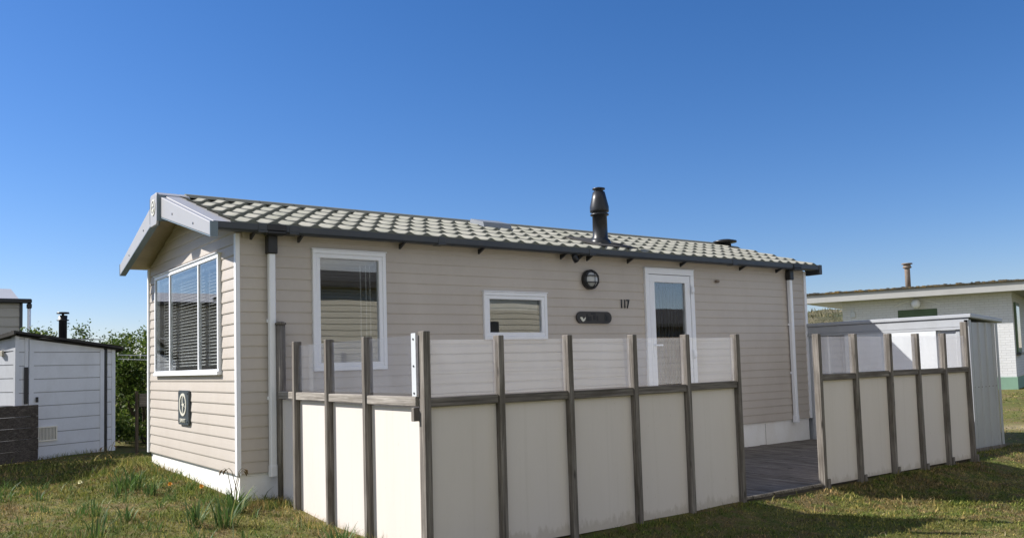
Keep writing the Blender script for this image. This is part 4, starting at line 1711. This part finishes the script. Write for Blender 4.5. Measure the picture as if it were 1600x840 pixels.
# ------------------------------------------------------------------ caravan beyond the shed
c2 = thing('static_caravan', (-2.9, 15.6, -0.1), 'grey static caravan with white free-standing downpipe, beyond the white shed', 'caravan')
mb = MB()
cx1, cy0, cz1 = -0.14, 14.28, 2.86
siding(mb, lambda s, d, z: (s, cy0 - d, z), -7.5, cx1, 0.2, cz1, 0.21, depth=0.02)
siding(mb, lambda s, d, z: (cx1 + d, s, z), cy0, cy0 + 3.0, 0.2, cz1, 0.21, depth=0.02)
mb.build('wall', 'siding_grey', c2)
mb = MB()
mb.box((cx1 - 0.03, cy0 - 0.032, 0.2), (cx1 + 0.032, cy0 + 0.03, cz1))
mb.build('corner_trim', 'slate', c2)
mb = MB()
mb.prism([(cy0 - 0.12, cz1 + 0.05), (cy0 + 1.5, cz1 + 0.42), (cy0 + 3.1, cz1 + 0.05)], 0, -7.6, cx1 - 0.05)
mb.build('roof', 'silver', c2)
mb = MB()
mb.box((-7.6, cy0 - 0.16, cz1 - 0.04), (cx1 + 0.20, cy0 - 0.04, cz1 + 0.06), 0.02)
mb.box((cx1 + 0.10, cy0 - 0.155, cz1 - 0.16), (cx1 + 0.20, cy0 - 0.045, cz1 - 0.04), 0.02)
gu = mb.build('gutter', 'black', c2)
mb = MB()
mb.tube([(cx1 + 0.15, cy0 - 0.10, -0.1), (cx1 + 0.15, cy0 - 0.10, cz1 - 0.15)], 0.036, 12)
mb.build('downpipe', 'white', c2)

# chalet across the lawn behind the photographer, mirrored in the panes
c3 = thing('holiday_chalet', (7.5, -12.5, -0.4), 'cream boarded chalet with dark roof across the lawn, seen mirrored in the side window panes', 'chalet')
CY = -10.6
CT = 3.05
mb = MB()
siding(mb, lambda s, d, z: (s, CY + d, z), 1.6, 14.5, -0.05, CT, 0.14, depth=0.015)
siding(mb, lambda s, d, z: (1.6 - d, s, z), CY - 4, CY, -0.05, CT, 0.14, depth=0.015)
siding(mb, lambda s, d, z: (14.5 + d, s, z), CY - 4, CY, -0.05, CT, 0.14, depth=0.015)
mb.build('wall', 'siding_cream', c3)
mb = MB()
mb.box((1.65, CY - 3.95, -0.6), (14.45, CY - 0.03, -0.04))
mb.build('skirting', 'skirt', c3)
mb = MB()
mb.prism([(CY - 4.2, CT - 0.02), (CY - 2, CT + 0.5), (CY + 0.3, CT - 0.02), (CY + 0.3, CT + 0.12), (CY - 2, CT + 0.64), (CY - 4.2, CT + 0.12)], 0, 1.3, 14.8)
mb.build('roof', 'felt', c3)
mb = MB()
mb.box((9.72, CY + 0.016, -0.03), (10.36, CY + 0.045, 2.27), 0.005)
dk = mb.build('door', 'black', c3)
mb = MB()
mb.box((9.80, CY + 0.046, 1.0), (9.83, CY + 0.10, 1.14), 0.004)
mb.build('handle', 'bracket', dk)
c4 = thing('holiday_chalet', (19.2, -12.5, -0.4), 'low brown timber chalet with dark roof, mirrored in the glazed door', 'chalet')
mb = MB()
siding(mb, lambda s, d, z: (s, CY + d, z), 15.6, 24.0, -0.4, 2.15, 0.16, depth=0.02)
siding(mb, lambda s, d, z: (15.6 - d, s, z), CY - 4, CY, -0.4, 2.15, 0.16, depth=0.02)
siding(mb, lambda s, d, z: (24.0 + d, s, z), CY - 4, CY, -0.4, 2.15, 0.16, depth=0.02)
mb.build('wall', 'rust', c4)
mb = MB()
mb.prism([(CY - 4.2, 2.13), (CY - 2, 2.75), (CY + 0.3, 2.13), (CY + 0.3, 2.23), (CY - 2, 2.87), (CY - 4.2, 2.23)], 0, 15.3, 24.3)
mb.build('roof', 'felt', c4)

# ------------------------------------------------------------------ white brick bungalow on the right
bc = Vector((22.0, 2.96, 0.1))
bd = Vector((-0.313, 0.95, 0)).normalized()         # along the front wall, away
bn = Vector((-bd.y, bd.x, 0))                       # outwards to the camera side
BF = Matrix(((bd.x, -bn.x, 0, bc.x), (bd.y, -bn.y, 0, bc.y), (0, 0, 1, bc.z), (0, 0, 0, 1)))
bung = thing('brick_bungalow', bc, 'white painted brick bungalow with mossy flat roof edge and rusty flue, beyond the metal shed', 'house')
BL, BD_, BH = 4.42, 6.0, 2.62


def brick_wall(mb, quads, name, m, par):
    lay = mb.bm.loops.layers.float_vector.new('wallco')
    for pts, uv in quads:
        f = mb.face(pts)
        for lp, (a, b) in zip(f.loops, uv):
            lp[lay] = (a, b, 0)
    bm = mb.bm
    me = bpy.data.meshes.new(name)
    bmesh.ops.translate(bm, verts=bm.verts[:], vec=-origin(par))
    bm.to_mesh(me)
    bm.free()
    me.materials.append(MT[m])
    o = bpy.data.objects.new(name, me)
    COL.objects.link(o)
    o.parent = par
    return o


def q_front(a, b, z0, z1, d=0):
    return ([(a, d, z0), (b, d, z0), (b, d, z1), (a, d, z1)], [(a, z0), (b, z0), (b, z1), (a, z1)])


def q_side(s, a, b, z0, z1):
    return ([(s, a, z0), (s, b, z0), (s, b, z1), (s, a, z1)], [(a, z0), (b, z0), (b, z1), (a, z1)])


wy0, wy1, wz0, wz1 = 1.84, 2.88, 1.0, 2.28
quads = [q_front(0, wy0, 0.32, BH), q_front(wy1, BL, 0.32, BH), q_front(wy0, wy1, 0.32, wz0), q_front(wy0, wy1, wz1, BH),
         q_side(0, 0, BD_, 0.32, BH), q_side(BL, 0, BD_, 0.32, BH), q_front(0, BL, 0.32, BH, BD_)]
brick_wall(MB(BF), quads, 'wall', 'brick', bung)
quads = [q_front(-0.02, BL + 0.02, -0.3, 0.32, -0.02), q_side(-0.02, -0.02, BD_, -0.3, 0.32), ([(-0.02, -0.02, 0.32), (BL + 0.02, -0.02, 0.32), (BL + 0.02, 0.001, 0.32), (-0.02, 0.001, 0.32)], [(0, 0), (BL, 0), (BL, 0.02), (0, 0.02)])]
mb = MB(BF)
brick_wall(mb, quads, 'plinth', 'plinth_green', bung)
mb = MB(BF)
mb.box((-1.5, -0.42, BH), (BL + 1.05, BD_ + 0.3, BH + 0.03))
mb.box((-1.5, -0.45, BH - 0.002), (BL + 1.08, -0.421, BH + 0.235))
mb.box((BL + 1.051, -0.421, BH + 0.0), (BL + 1.08, BD_, BH + 0.235))
mb.build('fascia', 'fasciapaint', bung)
# ragged moss along the roof edge
mb = MB(BF)
r = random.Random(3)
s = -1.5
while s < BL + 1.1:
    w = r.uniform(0.03, 0.09)
    mb.box((s, -0.50, BH + 0.236), (s + w, 1.5, BH + 0.29 + r.uniform(-0.012, 0.02)), 0.008)
    s += w
mb.box((-1.5, 1.5, BH + 0.236), (BL + 1.12, BD_ + 0.3, BH + 0.30))
mb.build('roof', 'mossroof', bung)
mb = MB(BF)
mb.lathe((2.78, 1.2, 0), [(0.078, 2.8), (0.078, 3.55), (0.075, 3.56), (0.075, 3.58), (0.125, 3.60), (0.125, 3.63), (0.11, 3.64), (0.10, 3.70), (0.16, 3.71), (0.15, 3.74), (0.02, 3.75)], 16)
mb.build('flue', 'rust', bung)
mb = MB(BF)
frame_y(mb, wy0, wy1, wz0, wz1, 0.09, 0.02, 0.10)
mb.box((wy0 + 0.09, 0.03, wz1 - 0.34), (wy1 - 0.09, 0.09, wz1 - 0.09))
bw_ = mb.build('window', 'green', bung)
mb = MB(BF)
mb.box((wy0 + 0.09, 0.06, wz0 + 0.09), (wy1 - 0.09, 0.07, wz1 - 0.34))
mb.build('pane', 'glass', bw_)
mb = MB(BF)
prev = None
for k in range(13):
    t = k / 12
    s = wy0 - 0.08 + (wy1 - wy0 + 0.16) * t
    z = wz1 + 0.09 + 0.17 * (1 - (2 * t - 1) ** 2)
    if prev:
        mb.prism([prev, (s, z), (s, z + 0.02), (prev[0], prev[1] + 0.02)], 1, -0.012, 0.0)
    prev = (s, z)
mb.build('window_arch', 'skirt', bung)
mb = MB(BF)
mb.lathe((2.36, -0.14, 2.42), [(0.02, 0.14), (0.08, 0.12), (0.12, 0.05), (0.12, -0.03), (0.08, -0.10), (0.02, -0.12)], 16)
mb.box((2.32, -0.05, 2.48), (2.40, 0.0, 2.56))
mb.build('wall_lamp', 'white', bung)
mb = MB(BF)
mb.box((4.05, -0.05, 2.14), (4.18, -0.001, 2.30), 0.01)
mb.box((4.08, -0.04, 2.30), (4.15, -0.001, 2.40), 0.01)
mb.build('wall_vent', 'bracket', bung)
MBx = MB(BF)
MBx.box((-0.05, 0.35, 0.98), (-0.001, 1.35, 2.35), 0.005)
dw = MBx.build('window', 'green', bung)
mb = MB(BF)
mb.box((-0.058, 0.45, 1.1), (-0.051, 1.25, 2.25))
mb.build('pane', 'glass', dw)
mb = MB(BF)
mb.box((-0.12, 0.28, 0.90), (-0.001, 1.42, 0.975), 0.005)
mb.build('window_sill', 'slate', bung)


# ------------------------------------------------------------------ shrubs
def shrub(x, y, rx, ry, h, n, label, seed, leaf=0.035, group='shrubs behind the shed and caravan'):
    r = np.random.default_rng(seed)
    z0 = gz(x, y)
    root = thing('shrub', (x, y, z0), label, 'shrub', group)
    mb = MB()
    tips = []
    rr = random.Random(seed)
    for k in range(16):
        a = rr.uniform(0, 6.28)
        q = rr.uniform(0.35, 1.0)
        tip = Vector((x + rx * q * math.cos(a), y + ry * q * math.sin(a), z0 + h * rr.uniform(0.55, 0.95) * (1.08 - 0.35 * q)))
        b = Vector((x + rx * 0.2 * math.cos(a), y + ry * 0.2 * math.sin(a), z0 - 0.05))
        m_ = b.lerp(tip, 0.5) + Vector((rr.uniform(-.1, .1), rr.uniform(-.1, .1), 0.12))
        mb.tube([b, m_, tip], [0.03, 0.018, 0.006], 6)
        tips.append((tip, m_))
    for k in range(7):
        t = rr.choice(tips)[0]
        e = t + Vector((rr.uniform(-0.12, 0.12), rr.uniform(-0.12, 0.12), rr.uniform(0.2, 0.42)))
        mb.tube([t, t.lerp(e, 0.5) + Vector((0.03, 0, 0)), e], [0.007, 0.005, 0.003], 5)
        tips.append((e, t))
    mb.build('branches', 'bark', root)
    # leaf clumps round the branch tips and along them, over an uneven dome
    C = []
    for t, m_ in tips:
        C.append((t, 0.20))
        C.append((t.lerp(m_, 0.45), 0.24))
    for k in range(60):
        a = rr.uniform(0, 6.28)
        el = math.asin(rr.uniform(-0.12, 1)) if k < 44 else 0.0
        q = rr.uniform(0.72, 1.02)
        C.append((Vector((x + rx * q * math.cos(a) * math.cos(el), y + ry * q * math.sin(a) * math.cos(el), z0 + 0.12 * h + 0.86 * h * q * math.sin(el))), rr.uniform(0.12, 0.26)))
    cen = np.array([c[0] for c in C])
    sr = np.array([c[1] for c in C])
    idx = r.integers(0, len(C), n)
    P = cen[idx] + r.normal(0, 1, (n, 3)) * sr[idx][:, None] * np.array([0.55, 0.55, 0.45])
    P = P[P[:, 2] > z0 + 0.02]
    n = len(P)
    d1 = r.normal(0, 1, (n, 3))
    d1 /= np.linalg.norm(d1, axis=1)[:, None]
    d2 = np.cross(d1, r.normal(0, 1, (n, 3)))
    d2 /= np.linalg.norm(d2, axis=1)[:, None] + 1e-9
    sz = leaf * r.uniform(0.6, 1.3, n)[:, None]
    V = np.empty((n, 4, 3))
    V[:, 0] = P - d1 * sz
    V[:, 1] = P + d2 * sz * 0.5
    V[:, 2] = P + d1 * sz
    V[:, 3] = P - d2 * sz * 0.5
    V = V.reshape(-1, 3) - np.array([x, y, z0])
    me = bpy.data.meshes.new('foliage')
    me.vertices.add(4 * n)
    me.vertices.foreach_set('co', V.reshape(-1))
    me.loops.add(4 * n)
    me.loops.foreach_set('vertex_index', np.arange(4 * n, dtype=np.int32))
    me.polygons.add(n)
    me.polygons.foreach_set('loop_start', np.arange(n, dtype=np.int32) * 4)
    me.polygons.foreach_set('loop_total', np.full(n, 4, np.int32))
    cl = r.uniform(0, 1, len(C))
    rv = np.clip(0.55 * cl[idx[:n]] + 0.5 * r.uniform(0, 1, n), 0, 1)
    at = me.attributes.new('rnd', 'FLOAT', 'POINT')
    at.data.foreach_set('value', np.repeat(rv, 4).astype(np.float32))
    me.update(calc_edges=True)
    me.materials.append(MT['hedge_leaf'])
    o = bpy.data.objects.new('foliage', me)
    COL.objects.link(o)
    o.parent = root


shrub(1.50, 9.1, 0.95, 0.95, 2.15, 19000, 'tall leafy green shrub right beside the caravan gable, behind the washing post', 21)
shrub(1.0, 12.3, 1.0, 0.8, 2.3, 14000, 'olive green shrub just over the low end of the white shed roof', 22)
shrub(0.05, 12.2, 0.75, 0.7, 2.22, 11000, 'loose green shrub peeking over the shed roof beside the black flue', 23)
shrub(3.3, 9.8, 1.1, 0.9, 2.0, 7000, 'green shrub hidden mostly behind the caravan', 24)
shrub(2.6, 13.3, 1.2, 0.9, 2.1, 7000, 'rear green shrub filling the gap beside the caravan', 25)

# washing post with a pale board, and the cords from the shed
px, py = 0.62, 6.65
pz = gz(px, py)
wp = thing('washing_post', (px, py, pz), 'short dark post with a pale cross board on the shaded grass beside the caravan', 'post')
mb = MB()
mb.box((px - 0.022, py - 0.022, pz - 0.1), (px + 0.022, py + 0.022, 0.90), 0.004)
mb.build('post', 'bark', wp)
mb = MB()
mb.box((px + 0.03, py - 0.045, 0.66), (px + 0.62, py - 0.024, 0.86), 0.003)
mb.build('cross_board', 'rail', wp)
mb = MB()
e0 = SF @ Vector((s1 + 0.06, 0.0, 1.60))
for k, dz in enumerate((0.0, -0.07)):
    a = e0 + Vector((0.0, 0.0, dz))
    b = Vector((4.2, 6.9, 1.62 + dz * 1.3))
    mb.tube([a.lerp(b, t) + Vector((0, 0, -0.10 * math.sin(math.pi * t))) for t in [i / 8 for i in range(9)]], 0.006, 5)
wl = mb.build('washing_line', 'white')
tag(wl, 'two thin white washing cords strung from the shed corner', 'washing line')
mb = MB()
mb.box((4.17, 6.87, -0.2), (4.23, 6.93, 1.75))
tag(mb.build('line_post', 'bark'), 'plain wooden post behind the caravan holding the washing cords', 'post')


# ------------------------------------------------------------------ daffodils and small plants
def strap(bm, lay, base, dirv, length, width, bend, rv, segs=5):
    side = Vector((-dirv.y, dirv.x, 0))
    prev = None
    for i in range(segs + 1):
        t = i / segs
        p = Vector(base) + dirv * (bend * length * t * t) + Vector((0, 0, length * (t - 0.35 * bend * t * t)))
        w = width * (1 - t ** 3) * (0.55 + 0.9 * min(t * 3, 1) * 0.5)
        a = bm.verts.new(p - side * w)
        b = bm.verts.new(p + side * w)
        a[lay] = b[lay] = rv
        if prev:
            f = bm.faces.new((prev[0], prev[1], b, a))
            f.smooth = True
        prev = (a, b)


def daffodil(x, y, n, h, label, seed, spread=0.06, wilted=0, flower=None):
    r = random.Random(seed)
    z = gz(x, y)
    root = thing('daffodil_plant', (x, y, z), label, 'plant', 'daffodil plants on the rough grass')
    bm = bmesh.new()
    lay = bm.verts.layers.float.new('rnd')
    for k in range(n):
        a = r.uniform(0, 6.28)
        q = spread * math.sqrt(r.uniform(0, 1))
        bx, by_ = q * math.cos(a), q * math.sin(a)
        a2 = a + r.uniform(-0.9, 0.9)
        strap(bm, lay, (bx, by_, -0.02), Vector((math.cos(a2), math.sin(a2), 0)), h * r.uniform(0.55, 1.1), r.uniform(0.0045, 0.0085), r.uniform(0.1, 0.75), r.uniform(0, 1))
    me = bpy.data.meshes.new('leaves')
    bm.to_mesh(me)
    bm.free()
    me.materials.append(MT['daff_leaf'])
    o = bpy.data.objects.new('leaves', me)
    COL.objects.link(o)
    o.parent = root
    for k in range(wilted):
        a = r.uniform(-0.5, 0.9) + (math.pi if k % 2 else 0)
        hh = h * r.uniform(1.25, 1.6)
        d = Vector((math.cos(a) * 0.8, math.sin(a) * 0.3, 0))
        b = Vector((x + r.uniform(-.04, .04), y + r.uniform(-.04, .04), z - 0.01))
        mb = MB()
        tipc = b + d * 0.10 + Vector((0, 0, hh))
        pts = [b, b + d * 0.03 + Vector((0, 0, hh * 0.6)), b + d * 0.07 + Vector((0, 0, hh * 0.93)), tipc, tipc + d * 0.035 + Vector((0, 0, -0.012))]
        mb.tube(pts, [0.0035, 0.003, 0.003, 0.0028, 0.0025], 6)
        st = mb.build('stalk', 'stalk', root)
        mb = MB()
        e = pts[-1]
        mb.tube([e, e + d * 0.02 + Vector((0, 0, -0.012)), e + d * 0.03 + Vector((0, 0, -0.04))], [0.005, 0.010, 0.003], 7)
        mb.tube([e, e + d * 0.03 + Vector((0, 0.01, -0.03))], [0.006, 0.002], 6)
        mb.build('withered_bloom', 'brownpetal', st)
    if flower:
        col, fh = flower
        mb = MB()
        mb.tube([(x, y, z - 0.01), (x + 0.01, y - 0.005, z + fh * 0.6), (x + 0.005, y - 0.02, z + fh)], 0.003, 6)
        st = mb.build('stalk', 'daff_leaf', root)
        mb = MB()
        c = Vector((x + 0.005, y - 0.025, z + fh))
        ax = Vector((-0.3, -0.4, 0.8)).normalized()
        s1_ = ax.cross(Vector((0, 0, 1))).normalized()
        s2_ = ax.cross(s1_)
        for k in range(6):
            t0 = k * math.pi / 3
            dr_ = s1_ * math.cos(t0) + s2_ * math.sin(t0)
            pr = s1_ * -math.sin(t0) + s2_ * math.cos(t0)
            mb.face([c, c + dr_ * 0.013 + pr * 0.009 + ax * 0.004, c + dr_ * 0.024 + ax * 0.002, c + dr_ * 0.013 - pr * 0.009 + ax * 0.004])
        mb.tube([c, c + ax * 0.012, c + ax * 0.022], [0.008, 0.010, 0.014], 9, False)
        mb.build('bloom', col, st)


daffodil(-0.56, -0.66, 30, 0.28, 'daffodil clump left of the pair below the caravan corner', 1)
daffodil(-0.36, -0.80, 44, 0.30, 'fuller daffodil clump right of the pair below the caravan corner', 2, 0.08)
daffodil(-0.14, -0.30, 48, 0.27, 'daffodil clump with withered drooping heads against the white skirting', 3, 0.09, 4)
daffodil(-0.60, 1.50, 80, 0.27, 'broad green daffodil clump in the middle of the rough grass', 4, 0.16, 0)
daffodil(-0.50, 0.95, 30, 0.20, 'small green clump just below the broad daffodil clump', 5, 0.07)
daffodil(-0.36, 3.7, 8, 0.20, 'withered brown daffodil stalks near the white shed', 6, 0.06, 3)
daffodil(-1.27, -0.66, 14, 0.26, 'sparse daffodil leaves at the lower left foreground', 7, 0.06)
daffodil(-0.95, -0.15, 15, 0.20, 'thin leaning daffodil leaves left of the corner clumps', 8, 0.06)
daffodil(-1.62, 1.74, 14, 0.22, 'daffodil leaves at the far left picture edge', 9, 0.07)
daffodil(-1.36, 1.60, 9, 0.16, 'short sparse leaves near the left picture edge', 10, 0.05)
daffodil(0.02, -2.0, 44, 0.22, 'bright green leaf clump at the foot of the sunlit fence boards', 11, 0.10)
daffodil(-0.66, -1.30, 18, 0.16, 'low leaf clump at the bottom edge below the corner clumps', 12, 0.06)
daffodil(-0.93, 2.10, 5, 0.06, 'pale yellow daffodil flower lying low in the rough grass', 13, 0.04, 0, ('paleyellow', 0.07))
daffodil(-0.36, 0.90, 6, 0.08, 'orange flower low in the grass before the caravan gable', 14, 0.04, 0, ('orange', 0.08))
daffodil(-0.20, 0.45, 7, 0.10, 'small orange bud beside the white skirting', 15, 0.04, 0, ('orange', 0.09))
daffodil(-1.05, 0.75, 9, 0.15, 'small leaf tuft under the pale yellow flower', 16, 0.05)

# a pale stone on the lawn
bm = bmesh.new()
bmesh.ops.create_icosphere(bm, subdivisions=2, radius=0.03)
for v in bm.verts:
    v.co *= random.uniform(0.8, 1.15)
    v.co.z *= 0.6
me = bpy.data.meshes.new('stone')
bm.to_mesh(me)
bm.free()
me.materials.append(MT['stone'])
o = bpy.data.objects.new('stone', me)
COL.objects.link(o)
o.location = (4.2, -4.55, gz(4.2, -4.55) + 0.008)
tag(o, 'small pale stone lying on the lawn at the lower right', 'stone')
